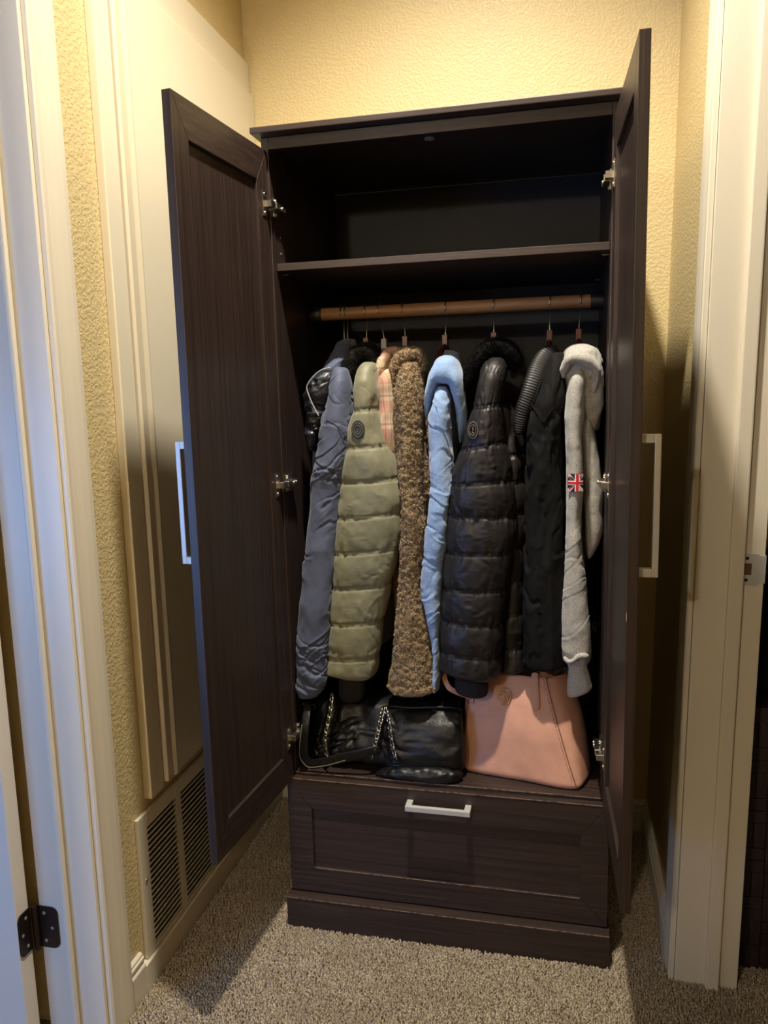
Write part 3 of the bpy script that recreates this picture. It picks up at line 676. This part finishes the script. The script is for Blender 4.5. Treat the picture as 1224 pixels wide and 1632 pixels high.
# --- light blue hoodie
M['blue'] = mat('light_blue_fleece', srgb(132, 158, 196), .92, spec=.15, sheen=.35, var=[(srgb(158, 180, 212), 420, .5, .75, (1, 1, .5))], bump=[(380, .5, .0016, (1, 1, .6), 'noise'), (30, .2, .003, U1, 'noise')])
M['blue_d'] = mat('blue_stitch', srgb(104, 128, 168), .9)
g5 = garment('blue_hoodie', .37, 'light blue fleece hoodie with its hood draped over the shoulder', 'hoodie')
BL = loft([(697, 616, 711, 616, .065, .016), (694, 630, 715, 630, .062, .028), (688, 652, 717, 650, .06, .034), (684, 700, 720, 698, .06, .038), (685, 730, 722, 730, .06, .04), (687, 780, 721, 780, .06, .042), (683, 820, 719, 818, .06, .042), (677, 862, 713, 864, .06, .04), (672, 905, 706, 895, .06, .037), (672, 940, 703, 935, .06, .035),
     (679, 972, 703, 972, .062, .033), (685, 1008, 702, 1008, .065, .031), (690, 1040, 701, 1040, .068, .03), (691, 1070, 700, 1070, .07, .028), (690, 1101, 698, 1101, .07, .026)], n=72, disp=folds(.0035, (18, 18, 9), 51, .0008, (60, 60, 40), .0026, 36, .13, (40, -30)))
cloth('sleeve', BL, M['blue'], g5)
seam_on(BL[0], [(692, 677), (700, 680), (709, 686), (716, 698), (719, 712)], .0011, M['blue_d'], g5)
seam_on(BL[0], [(694, 646), (697, 655)], .0009, M['blue_d'], g5)
HB1 = (loft([(706, 566, 724, 567, .10, .03), (699, 572, 730, 573, .095, .045), (693, 585, 735, 587, .085, .052), (689, 600, 738, 602, .082, .05), (693, 611, 734, 613, .082, .042)], n=100, e=.85, disp=folds(.004, (20, 20, 20), 53, .001, (60, 60, 60), .0022, 36, .13, (30, -45))))
HB2 = (sweep([(702, 588, .078), (693, 602, .075), (688, 620, .078), (684, 642, .086), (682, 666, .10)], [12, 9, 7, 4.5, 2.5], [.044, .042, .038, .03, .02], n=44, disp=folds(.002, (30, 30, 20), 57)))
HB3 = (sweep([(718, 588, .078), (726, 602, .075), (731, 622, .08), (735, 648, .09), (737, 678, .105), (735, 704, .125)], [13, 12, 10, 8, 6, 3], [.044, .043, .04, .036, .032, .02], n=44, disp=folds(.002, (30, 30, 20), 58)))
fused('hood', [HB1, HB2, HB3], M['blue'], g5)
cloth('hood_lining', loft([(702, 558, 729, 559, .22, .03), (697, 578, 734, 578, .21, .05), (692, 610, 738, 610, .20, .06), (690, 650, 740, 650, .19, .06), (692, 690, 739, 690, .19, .05), (700, 712, 730, 712, .19, .03)], n=56, disp=folds(.006, (20, 20, 18), 54)), M['blue'], g5)
cloth('body', wloft(body_rows(.362, .022, 1.30, .66, 0, .31), n=48, disp=folds(.005, (14, 14, 6), 56)), M['blue'], g5)

# --- black puffer
M['blackp'] = mat('black_nylon', srgb(32, 29, 28), .46, spec=.4, bump=[(34, .35, .005, U1, 'noise'), (95, .3, .002, (1, 1, .6), 'noise')])
M['fur_b'] = mat('black_fur', srgb(20, 19, 19), .9, spec=.1)
g6 = garment('black_puffer_jacket', .47, 'black quilted puffer jacket with black fur collar and raised emblem', 'jacket')
BK = loft([(783, 570, 800, 570, .075, .02), (774, 585, 804, 585, .07, .034), (768, 604, 802, 602, .065, .042), (764, 625, 799, 622, .062, .046), (758, 650, 798, 645, .06, .050, 's'), (748, 682, 799, 676, .06, .054), (738, 716, 803, 704, .06, .058, 's'), (728, 744, 810, 735, .06, .06),
     (723, 770, 815, 763, .06, .062, 's'), (722, 795, 817, 792, .06, .062), (720, 819, 819, 820, .06, .062, 's'), (716, 848, 819, 848, .06, .062), (713, 876, 818, 876, .06, .061, 's'), (711, 904, 813, 906, .06, .06), (710, 932, 808, 934, .06, .059, 's'), (709, 958, 804, 962, .06, .058), (708, 983, 801, 989, .06, .057, 's'),
     (707, 1008, 799, 1014, .06, .056), (706, 1033, 797, 1040, .06, .055, 's'), (706, 1056, 795, 1065, .06, .052), (707, 1066, 786, 1084, .06, .048)],
     n=110, e=.8, disp=folds(.002, (16, 16, 12), 61, .001, (60, 60, 34), .0022, 55, .11, (75, -70)), quilt=.0055, pucker=.0065, seed=14)
cloth('sleeve', BK, M['blackp'], g6)
BB = loft([(785, 640, 815, 640, .15, .04), (798, 690, 826, 690, .145, .06), (800, 725, 832, 722, .14, .065, 's'), (802, 766, 836, 763, .14, .07, 's'), (803, 813, 838, 811, .14, .07, 's'), (803, 866, 838, 864, .14, .07, 's'), (802, 917, 838, 914, .14, .07, 's'), (800, 970, 838, 966, .14, .07, 's'), (798, 1023, 838, 1018, .14, .07, 's'), (798, 1062, 837, 1060, .14, .07)],
     n=80, disp=folds(.004, (16, 16, 12), 64, .002), quilt=.006, pucker=.005, seed=17)
cloth('front_panel', BB, M['blackp'], g6)
cloth('body', wloft(body_rows(.455, .030, 1.31, .66, 0, .31), n=48, disp=folds(.005, (14, 14, 6), 66)), M['blackp'], g6)
cloth('cuff', loft([(727, 1072, 779, 1082, .062, .032), (725, 1092, 778, 1100, .062, .032), (727, 1104, 777, 1111, .062, .03)], n=48), M['knit_b'], g6)
FB = sweep([(739, 622, .10), (746, 604, .10), (755, 586, .10), (767, 568, .105), (782, 556, .115), (800, 554, .12), (814, 564, .13), (820, 584, .14)], [3, 7, 9, 11, 12, 12, 11, 8], .04, disp=folds(.004, (40, 40, 40), 67))
fcl = cloth('fur_collar', FB, M['fur_b'], g6)
tag(put('fur', spikes(*FB, 16000, .0065, 11, .0006, .3), M['fur_b'], fcl), kind='stuff')
M['emb'] = mat('emblem_gloss', srgb(92, 84, 76), .35)
bd, co, c_, k_ = disc_on(BK[0], 754.5, 685, .01, 8.6, 13.2, .0015, .0015, M['emb'], g6, 'emblem', inner=.82); bd['label'] = 'raised round emblem'
disc_on(BK[0], 754.5, 685, .01, 5.6, 8.8, .0025, .0015, M['emb'], bd, 'emblem_ring', inner=.82)
glyph(co, c_, k_, [(.15, -.4), (-.12, -.2), (.12, .0), (-.12, .2), (.15, .4)], .0011, M['emb'], bd, 8.6, 13.2, .004)

# --- black jacket with ribbed collar
M['blackc'] = mat('black_cotton', srgb(16, 15, 14), .85, spec=.2, bump=[(300, .3, .001, (1, 1, .2), 'noise'), (24, .3, .004, (1, 1, .4), 'noise')])
M['blackl'] = mat('black_rib', srgb(27, 25, 23), .5, spec=.5)
g7 = garment('ribbed_collar_jacket', .59, 'plain black jacket with a ribbed shawl collar beside the grey hoodie', 'jacket')
BJ = loft([(880, 562, 897, 562, .10, .03), (868, 588, 899, 588, .085, .044), (859, 618, 899, 618, .075, .05), (851, 644, 898, 644, .07, .052), (845, 674, 898, 674, .07, .052), (842, 720, 899, 720, .07, .052), (839, 800, 901, 800, .07, .052), (838, 900, 903, 900, .07, .052), (838, 1000, 904, 1000, .07, .05), (839, 1062, 903, 1062, .07, .046)],
     n=80, disp=folds(.007, (20, 20, 3), 71, .001, (60, 60, 30), .004, 40, .15, (84, 96)))
cloth('sleeve', BJ, M['blackc'], g7)
seam_on(BJ[0], [(846, 642), (854, 655), (866, 672), (874, 662), (882, 650)], .0012, M['blackc'], g7)
def rib_collar():
    path = [(884, 558, .13), (872, 566, .105), (859, 586, .085), (850, 609, .07), (842, 632, .065), (834, 652, .065), (829, 672, .07), (826, 692, .075)]
    P = np.array([at(*p) for p in path]); k = np.concatenate([[0], np.cumsum(np.linalg.norm(np.diff(P, axis=0), axis=1))]); s = np.linspace(0, k[-1], 420)
    C = interp(k, P, s); hw = interp(k, np.array([8, 13, 14, 13.5, 12.5, 12, 11, 7])*.00145, s)
    rb = 1+.028*np.sin(2*np.pi*s/.0052)+.16*fbm(np.stack([s*40, s*0, s*0], 1), 1, 3, 2)*(s/k[-1])**2
    return sweep3(C, hw*(.5+.5*rb), .015*rb, 40, 420, .8)
cloth('ribbed_collar', rib_collar(), M['blackl'], g7)
put('collar_piping', curve_tube(interp(np.arange(7), np.array([at(*p) for p in ((889, 562, .10), (878, 575, .085), (869, 592, .066), (861, 612, .052), (854, 632, .046), (849, 645, .046), (846, 655, .05))]), np.linspace(0, 6, 50)), .0022, 8), M['blackc'], g7)
cloth('body', wloft(body_rows(.572, .030, 1.31, .71, 0, .31), n=48, disp=folds(.005, (14, 14, 6), 76)), M['blackc'], g7)

# --- grey hoodie
M['grey'] = mat('grey_marl', srgb(172, 168, 159), .92, spec=.12, sheen=.25, var=[(srgb(122, 119, 113), 400, .47, .68, (1, 1, 2.0)), (srgb(208, 204, 194), 480, .57, .74, (1, 1, 2.0))], bump=[(520, .4, .0014, U1, 'noise'), (28, .2, .003, U1, 'noise')])
g8 = garment('grey_hoodie', .66, 'light grey marled hoodie with a flag patch on its sleeve, rightmost on the rod', 'hoodie')
GS = loft([(914, 583, 928, 583, .055, .016), (910, 596, 931, 596, .05, .026), (904, 628, 931, 628, .048, .034), (901, 660, 930, 660, .048, .036), (901, 700, 926, 700, .048, .037), (903, 740, 928, 740, .048, .037), (903, 780, 928, 780, .048, .036), (903, 832, 925, 832, .048, .035), (901, 880, 928, 880, .048, .036), (898, 925, 934, 925, .048, .037), (895, 970, 939, 970, .048, .038), (894, 1015, 941, 1015, .048, .037),
     (895, 1040, 941, 1043, .048, .035), (898, 1050, 939, 1053, .048, .028), (904, 1057, 935, 1059, .048, .020), (906, 1066, 936, 1066, .048, .022), (905, 1090, 941, 1083, .048, .025), (905, 1112, 944, 1099, .048, .025)], n=90, disp=folds(.0025, (18, 18, 8), 81, .0008, (60, 60, 40), .0012, 36, .12, (40, -35)))
cloth('sleeve', GS, M['grey'], g8)
cloth('cuff_fold', sweep([(899, 1047, .02), (906, 1054, .012), (912, 1053, .010), (922, 1046, .010), (938, 1045, .014)], [3.5, 3.2, 2.6, 4.2, 4.2], .007, n=24), M['grey'], g8)
cloth('front_panel', loft([(927, 628, 936, 628, .10, .03), (924, 655, 939, 655, .10, .034), (922, 690, 947, 690, .10, .036), (924, 730, 953, 730, .10, .036), (927, 765, 957, 765, .10, .036), (930, 810, 960, 810, .10, .035), (933, 850, 959, 850, .10, .03), (935, 880, 946, 880, .10, .02), (936, 890, 940, 890, .10, .012)], n=56, disp=folds(.003, (18, 18, 8), 83, .0012)), M['grey'], g8)
HG1 = (sweep([(894, 616, .075), (897, 598, .062), (902, 582, .052), (910, 573, .046), (922, 571, .044), (936, 576, .046), (947, 585, .05), (952, 600, .055), (948, 620, .062), (943, 642, .075)], [2, 4, 6, 8, 9, 9, 6.5, 5, 4.5, 3], [.014, .02, .026, .03, .032, .032, .028, .024, .018, .01], n=64, e=.8, disp=folds(.003, (26, 26, 26), 85, .0008, (70, 70, 70), .0012, 40, .13, (25, -40))))
HG2 = (loft([(914, 548, 938, 547, .12, .03), (904, 556, 949, 555, .115, .05), (897, 571, 956, 570, .10, .055), (896, 592, 960, 592, .095, .056), (900, 620, 960, 620, .095, .054), (920, 652, 959, 650, .095, .046), (942, 688, 953, 686, .11, .025)], n=90, disp=folds(.005, (22, 22, 22), 87, .0014, (60, 60, 60), .0025, 34, .14, (60, -75))))
fused('hood', [HG1, HG2], M['grey'], g8, .003, 3)
cloth('body', wloft(body_rows(.655, .024, 1.30, .72, 0, .30), n=48, disp=folds(.005, (14, 14, 6), 89)), M['grey'], g8)
# flag patch on the sleeve
M['flag_k'] = mat('flag_navy_black', srgb(28, 26, 34), .8); M['flag_w'] = mat('flag_white', srgb(226, 214, 208), .8); M['flag_r'] = mat('flag_red', srgb(196, 36, 46), .75)
def patch(parent):
    x0, x1, y0, y1 = 904.5, 930, 755, 784
    c = at((x0+x1)/2, (y0+y1)/2, .012); p0, p1 = at(x0, y1, .012), at(x1, y0, .012)
    ys = [front_y(GS[0], c[0]+d, c[2]+e_, .006) for d in (-.008, 0, .008) for e_ in (-.012, 0, .012)]; yf = min(ys)-.0012
    hw, hh = (p1[0]-p0[0])/2, (p1[2]-p0[2])/2
    Y = lambda u: yf+.007*u*u
    def strip(pts, lift, thick=.0006):
        bm = bmesh.new(); A = [bm.verts.new((c[0]+u*hw, Y(u)-lift, c[2]+v*hh)) for u, v in pts]; f = bm.faces.new(A)
        bmesh.ops.subdivide_edges(bm, edges=bm.edges[:], cuts=5, use_grid_fill=True)
        for v in bm.verts: v.co.y = Y((v.co.x-c[0])/hw)-lift
        r = bmesh.ops.extrude_face_region(bm, geom=bm.faces[:]); 
        for v in [g for g in r['geom'] if isinstance(g, bmesh.types.BMVert)]: v.co.y += thick+.0006
        return bm
    def joined(list_pts, lift, nm, mt, par):
        bm0 = bmesh.new()
        for pts in list_pts:
            b_ = strip(pts, lift); me = bpy.data.meshes.new('t'); b_.to_mesh(me); b_.free(); bm0.from_mesh(me); bpy.data.meshes.remove(me)
        return put(nm, bm_mesh(nm, bm0), mt, par)
    fp = joined([[(-1, -1), (1, -1), (1, 1), (-1, 1)]], 0, 'flag_patch', M['flag_k'], parent); fp['label'] = 'red, white and dark union flag patch'
    dg = .13
    diag = [[(-.96, .96), (-.96, .70), (.70-.0, -.96), (.96, -.96), (.96, -.70), (-.70, .96)], [(.96, .96), (.70, .96), (-.96, -.70), (-.96, -.96), (-.70, -.96), (.96, .70)]]
    cx = .22
    joined(diag, .0006, 'white_saltire', M['flag_w'], fp)
    joined([[(-.9, .86), (-.9, .80), (.80, -.9), (.86, -.9)], [(.9, .86), (.84, .9), (-.9, -.80), (-.86, -.9)]], .0010, 'red_saltire', M['flag_r'], fp)
    joined([[(cx-.32, -.93), (cx+.32, -.93), (cx+.32, .97), (cx-.32, .97)], [(-.95, -.24), (.95, -.24), (.95, .24), (-.95, .24)]], .0014, 'white_cross', M['flag_w'], fp)
    joined([[(cx-.18, -.97), (cx+.18, -.97), (cx+.18, 1), (cx-.18, 1)], [(-.95, -.13), (.95, -.13), (.95, .13), (-.95, .13)]], .0019, 'red_cross', M['flag_r'], fp)
patch(g8)

# ------------------------------------------------------------------ bags
ZD = .3792
M['leather_b'] = mat('black_leather', srgb(13, 13, 14), .42, spec=.38, bump=[(26, .35, .006, U1, 'noise'), (300, .25, .0008, U1, 'voronoi')])
M['chain'] = mat('gunmetal_chain', srgb(168, 162, 150), .25, metal=1.0)
bb = empty('black_leather_bag', (.2, .1, ZD), 'slouchy black leather shoulder bag with silver chains on the wardrobe floor', 'handbag')
bag_disp = folds(.006, (13, 13, 8), 101, .002, (34, 34, 26), .008, 30, .14, (70, -60, 20))
rows = [(.216, .118, ZD+.012, .186, .084), (.216, .118, ZD+.03, .192, .090), (.216, .12, ZD+.07, .190, .084), (.215, .124, ZD+.11, .186, .072), (.214, .128, ZD+.145, .182, .058), (.214, .130, ZD+.158, .178, .046)]
BG = wloft(rows, n=220, m=110, e=.55, disp=bag_disp); BG[0][:, 2] = np.maximum(BG[0][:, 2], ZD+.0006); BG[0][:, 0] = np.clip(BG[0][:, 0], .036+.004*np.sin(BG[0][:, 2]*90), .392); cloth('body', BG, M['leather_b'], bb)
# open top: rolled rim
def pathpx(pts, n=60): return interp(np.arange(len(pts)), np.array([at(*p) for p in pts]), np.linspace(0, len(pts)-1, n))
put('rim', curve_tube(pathpx([(598, 1130, .075), (625, 1126, .068), (655, 1128, .066), (690, 1127, .064), (722, 1128, .066), (736, 1132, .085)]), .0035, 10), M['leather_b'], bb)
cloth('front_pocket', loft([(612, 1128, 736, 1128, .075, .012), (606, 1150, 737, 1150, .06, .024), (604, 1180, 739, 1180, .05, .03), (604, 1210, 740, 1212, .045, .03), (612, 1226, 736, 1230, .045, .024)], n=80, e=.6, disp=folds(.005, (18, 18, 12), 111, .0015, (60, 60, 60), .007, 32, .14, (30, -50))), M['leather_b'], bb)
BF = sweep([(600, 1231, .022), (625, 1231, .014), (660, 1234, .010), (695, 1236, .010), (722, 1236, .016), (736, 1232, .03)], [5, 9, 12, 13, 10, 5], [.012, .016, .018, .018, .016, .01], n=36, disp=folds(.002, (40, 40, 40), 121, .001, (80, 80, 80), .003, 50, .14, (15, -20))); BF[0][:, 2] = np.maximum(BF[0][:, 2], ZD+.0009); cloth('bottom_fold', BF, M['leather_b'], bb)
# strap: flat band
st = sweep3(np.array([at(*p) for p in ((491, 1118, .03), (487, 1150, -.002), (484, 1185, -.010), (486, 1207, -.008), (494, 1217, .001), (515, 1215, .0), (550, 1207, .0), (585, 1199, .002), (606, 1193, .012))]), [.009, .010, .010, .011, .012, .012, .012, .011, .009], .0024, n=20, e=.6)
cloth('strap', st, M['leather_b'], bb)
put('strap_piping', curve_tube(pathpx([(481, 1155, -.008), (478, 1185, -.016), (478, 1206, -.010), (487, 1220, -.008), (497, 1223, -.006), (520, 1220, -.005), (550, 1212, -.004)]), .0010, 6), mat('strap_edge', srgb(120, 114, 96), .4), bb)
for (a, b) in (((484, 1112, .036), (495, 1112, .034)), ((482, 1122, .030), (493, 1123, .028))):
    put('strap_loop', curve_tube(np.linspace(at(*a), at(*b), 8), .0018, 8), M['chain'], bb)
rg = [at(497+6*math.cos(t), 1127+4*math.sin(t), .03) for t in np.linspace(0, 6.28, 24)]
put('ring', curve_tube(rg, .0011, 8), M['bronze'], bb)
def chain(pts, parent, pitch=.0082):
    P = np.array([at(*p) for p in pts]); k = np.concatenate([[0], np.cumsum(np.linalg.norm(np.diff(P, axis=0), axis=1))]); n = int(k[-1]/pitch)
    C = interp(k, P, np.linspace(0, k[-1], n)); T = np.gradient(C, axis=0); T /= np.linalg.norm(T, axis=1)[:, None]
    V = []; F = []
    for i in range(n):
        t = T[i]; D = np.array([0, 1, 0]); Sd = np.cross(t, D); Sd /= np.linalg.norm(Sd); D = np.cross(Sd, t)
        an = math.radians(38 if i % 2 else 52); A = Sd*math.cos(an)-D*math.sin(an); B = np.cross(t, A)
        b0 = len(V); nu, nv = 14, 6
        tt = t*math.cos(.45)+A*math.sin(.45); A2 = np.cross(B, tt)
        for u in range(nu):
            a = 2*math.pi*u/nu; dr = tt*math.cos(a)*.0074+A2*math.sin(a)*.0058; dn = dr/np.linalg.norm(dr)
            for v in range(nv):
                c = 2*math.pi*v/nv; V.append(C[i]+dr+dn*math.cos(c)*.0018+B*math.sin(c)*.0018)
        for u in range(nu):
            for v in range(nv): F.append((b0+u*nv+v, b0+((u+1) % nu)*nv+v, b0+((u+1) % nu)*nv+(v+1) % nv, b0+u*nv+(v+1) % nv))
    o = put('chain', mk_mesh('chain', V, F, True), M['chain'], parent); o['kind'] = 'stuff'; o['label'] = 'silver curb chain'; return o
chain([(529, 1108, .04), (527, 1130, .024), (522, 1155, .014), (518, 1180, .008), (521, 1207, .006)], bb)
chain([(611, 1130, .045), (606, 1152, .024), (600, 1178, .014), (592, 1204, .010)], bb); chain([(615, 1130, .045), (620, 1152, .022), (624, 1180, .012), (630, 1206, .006)], bb)

# --- pink tote
M['pink'] = mat('blush_leather', srgb(198, 148, 124), .5, spec=.35, var=[(srgb(190, 139, 117), 30, .4, .7, U1)], bump=[(420, .22, .0007, U1, 'voronoi')])
M['pink_d'] = mat('blush_stitch', srgb(108, 62, 52), .7)
M['gold'] = mat('gold_emblem', srgb(176, 136, 104), .25, metal=1.0)
tb = empty('pink_tote_bag', (.55, .12, ZD), 'blush pink leather tote bag with round metal emblem on the wardrobe floor', 'handbag')
def tote():
    B = [np.array(v) for v in ((.405, .078), (.43, .060), (.55, .036), (.655, .020), (.684, .050), (.696, .12), (.682, .20), (.60, .215), (.45, .225), (.412, .16))]
    Tt = []
    for (px, Y) in ((757, .135), (768, .120), (812, .108), (864, .098), (893, .118), (905, .155), (896, .205), (860, .215), (790, .225), (752, .18)):
        p = at(px, 1076, Y); Tt.append(np.array([p[0], Y]))
    zt = at(830, 1075, .11)[2]
    levels = np.linspace(0, 1, 44); V = []
    n0 = len(B); sub = 10
    for f in levels:
        g_ = f+.0
        ring = [b*(1-g_)+t*g_ for b, t in zip(B, Tt)]
        bul = .010*math.sin(math.pi*min(1, f*1.05))
        c = np.mean(ring, axis=0)
        fr = 1-.06*max(0, 1-f/.05)**2
        R = np.array(ring+ring[:3])
        pts = []
        k = np.arange(len(R))
        tt = np.linspace(1, n0+1, n0*sub, endpoint=False); pts = interp(k, R, tt)
        for p in pts:
            d = p-c; V.append(tuple(c+d*fr+d/np.linalg.norm(d)*bul)+(ZD+.002+(zt-ZD-.002)*f,))
    V = np.array(V); n = n0*sub; m_ = len(levels)
    F = [(i*n+k, i*n+(k+1) % n, (i+1)*n+(k+1) % n, (i+1)*n+k) for i in range(m_-1) for k in range(n)]
    F.append(tuple(range(n))[::-1])
    V[:, 1] += .004*fbm(V, (9, 9, 9), 131, 2)
    return V, F
TV, TF = tote(); to = put('body', mk_mesh('tote', TV, TF, True), M['pink'], tb)
sm = to.modifiers.new('thickness', 'SOLIDIFY'); sm.thickness = .003; sm.offset = -1
def on_tote(px, py, lift=.001):
    p = at(px, py, .08)
    for _ in range(5): p = at(px, py, front_y(TV, p[0], p[2], .008))
    return p-np.array([0, lift, 0])
def tote_line(pts, rad, mt, nm, par, n=60, lift=.0004):
    P = np.array([on_tote(*p, lift) for p in pts]); return put(nm, curve_tube(interp(np.arange(len(P)), P, np.linspace(0, len(P)-1, n)), rad, 6), mt, par)
tote_line([(870, 1080), (877, 1110), (886, 1145), (896, 1180), (906, 1215), (914, 1240), (920, 1258)], .0009, M['pink_d'], 'seam', tb)
def stitches(pts, n, par):
    P = np.array([on_tote(*p, .0003) for p in pts]); Q = interp(np.arange(len(P)), P, np.linspace(0, len(P)-1, n*2)); bm = bmesh.new()
    for i in range(n): add_cyl(bm, Q[2*i], Q[2*i+1], .0005, n=5)
    o = put('stitching', bm_mesh('st', bm), M['pink_d'], par); o['kind'] = 'stuff'
stitches([(866, 1082), (873, 1110), (882, 1145), (892, 1180), (902, 1215), (910, 1240), (916, 1257)], 34, tb)
stitches([(872, 1080), (885, 1080), (897, 1081)], 8, tb)
def band_on(pts, hw_px, th, mt, nm, par, n=40, e=.5, lift=.0015):
    P = np.array([on_tote(*p, lift) for p in pts]); k = .00145; return cloth(nm, sweep3(P, hw_px*k, th, 16, n, e), mt, par)
tab = band_on([(853, 1071), (852.5, 1078), (853, 1090), (854, 1110), (855, 1131)], 5.6, .0022, M['pink'], 'closure_tab', tb, lift=.0035)
stitches([(849.5, 1082), (850.5, 1105), (851.5, 1128)], 9, tb)
# round metal emblem with lattice
ec = on_tote(803.5, 1109.5, .002); ek = .00143
nrm = (on_tote(803.5, 1100)-on_tote(803.5, 1119)); nrm = nrm/np.linalg.norm(nrm)
hx_ = on_tote(813, 1109.5)-on_tote(794, 1109.5); hx_ = hx_/np.linalg.norm(hx_); nz = np.cross(hx_, nrm); nz = nz/np.linalg.norm(nz)
if nz[1] > 0: nz = -nz
E2 = lambda a, b, l: ec+hx_*a*ek+nrm*b*ek+nz*l
em = put('emblem', curve_tube([E2(10.5*math.cos(t), 13*math.sin(t), .0012) for t in np.linspace(0, 2*math.pi, 49)], .0016, 8), M['gold'], tb); em['label'] = 'round metal emblem'
put('emblem_ring', curve_tube([E2(8*math.cos(t), 10*math.sin(t), .0012) for t in np.linspace(0, 2*math.pi, 41)], .0009, 8), M['gold'], em)
for pts in ([(0, -9.5), (0, 9.5)], [(-7.6, 0), (7.6, 0)], [(-6, -3.4), (-2.4, -3.4), (-2.4, -8)], [(6, -3.4), (2.4, -3.4), (2.4, -8)], [(-6, 3.4), (-2.4, 3.4), (-2.4, 8)], [(6, 3.4), (2.4, 3.4), (2.4, 8)]):
    P = []
    for a, b in zip(pts[:-1], pts[1:]): P += [E2(a[0]+(b[0]-a[0])*f, a[1]+(b[1]-a[1])*f, .0013) for f in np.linspace(0, 1, 8)]
    put('emblem_bar', curve_tube(P, .0010, 6), M['gold'], em)
# handles
hb = lambda pts, nm: cloth(nm, sweep3(np.array([at(*p) for p in pts]), .0065, .0022, 16, 60, .5), M['pink'], tb)
hb([(752, 1112, .100), (742, 1108, .086), (728, 1103, .07), (716, 1096, .065), (710, 1085, .075), (709, 1072, .10), (714, 1060, .14), (730, 1052, .17), (760, 1056, .18)], 'handle')
hb([(782, 1080, .215), (790, 1068, .21), (808, 1060, .205), (826, 1062, .205), (838, 1076, .21)], 'handle')
hb([(884, 1080, .205), (891, 1066, .2), (905, 1060, .2), (915, 1070, .2)], 'handle')
cx_, cy_ = 750, 1112
put('handle_tab', curve_tube([on_tote(cx_+a, cy_+b, .0016) for a, b in ((-5, -7), (-5, 8), (5, 8), (5, -7))], .0009, 6), M['pink_d'], tb)

# --- wicker basket behind the tote
M['wicker'] = mat('wicker', srgb(98, 74, 48), .8, var=[(srgb(60, 44, 28), 60, .45, .65, (1, 1, 2))])
wb = empty('wicker_basket', (.617, .39, ZD), 'brown coiled wicker basket half hidden behind the pink tote', 'basket')
bx, by = .617, .39
for k in range(20):
    z = ZD+.010+k*.0155; r = .072+.014*math.sin(k/19*2.4); tt = np.linspace(0, 2*math.pi, 61)
    put('coil', curve_tube([(bx+r*math.cos(t), by+r*math.sin(t)*1.1, z+.0012*math.sin(9*t+k)) for t in tt], .0086, 8), M['wicker'], wb)
put('basket_base', cylm((bx, by, ZD+.001), (bx, by, ZD+.010), .066, n=32), M['wicker'], wb)
hp = at(945, 1000, .27); put('ring_handle', curve_tube([(hp[0]+.006*math.sin(t*.5), .282+.010*math.cos(t), hp[2]+.018*math.sin(t)) for t in np.linspace(0, 6.28, 30)], .0022, 8), M['gold'], wb)

# ------------------------------------------------------------------ dark chest in the room on the right
M['weave'] = mat('dark_weave', srgb(52, 38, 36), .55, var=[(srgb(34, 25, 24), 60, .45, .65, (1, 1, .3))], bump=[(160, .4, .002, (1, 1, .2), 'noise')])
ch = empty('woven_chest', (1.25, .2, 0), 'dark brown basket weave chest beyond the right doorway', 'chest')
put('body', boxm(1.0, 1.5, .022, .42, .0, .57, .003), M['weave'], ch); put('lid', boxm(.994, 1.506, .010, .43, .572, .603, .004), M['weave'], ch)
tv = boxm(0, .0228, -.006, .0, 0, .0558, .0012); tv.materials.append(M['weave']); th_ = boxm(0, .0478, -.006, .0, 0, .0268, .0012); th_.materials.append(M['weave'])
for i in range(7):
    for j in range(10):
        x, z = 1.002+i*.049, .006+j*.0565
        if (i+j) % 2:
            put('slat', tv, None, ch, (x, .0222, z)); put('slat', tv, None, ch, (x+.0246, .0222, z))
        else:
            put('slat', th_, None, ch, (x, .0222, z)); put('slat', th_, None, ch, (x, .0222, z+.0282))
M['navy_k'] = mat('dark_blue_knit', srgb(30, 36, 58), .8, bump=[(80, .4, .003, U1, 'noise')])
M['teal'] = mat('teal_knit', srgb(62, 92, 84), .85, bump=[(200, .5, .003, U1, 'noise')])
pl = cloth('folded_clothing', wloft([(1.14, .2, .605, .13, .14), (1.14, .2, .66, .125, .15), (1.13, .2, .74, .105, .14), (1.12, .2, .80, .08, .12), (1.12, .2, .83, .05, .08)], n=80, disp=folds(.012, (12, 12, 14), 141, .004)), M['navy_k'], None)
tag(pl, 'dark navy clothing piled on the woven chest beyond the right doorway', 'clothing')
pt = cloth('knit_scarf', wloft([(1.13, .18, .848, .07, .10), (1.13, .18, .862, .085, .11), (1.135, .18, .885, .075, .10), (1.14, .18, .90, .05, .07)], n=64, disp=folds(.008, (16, 16, 18), 145, .003)), M['teal'], None)
tag(pt, 'small teal and white knit heap on top of the navy clothing pile', 'clothing')
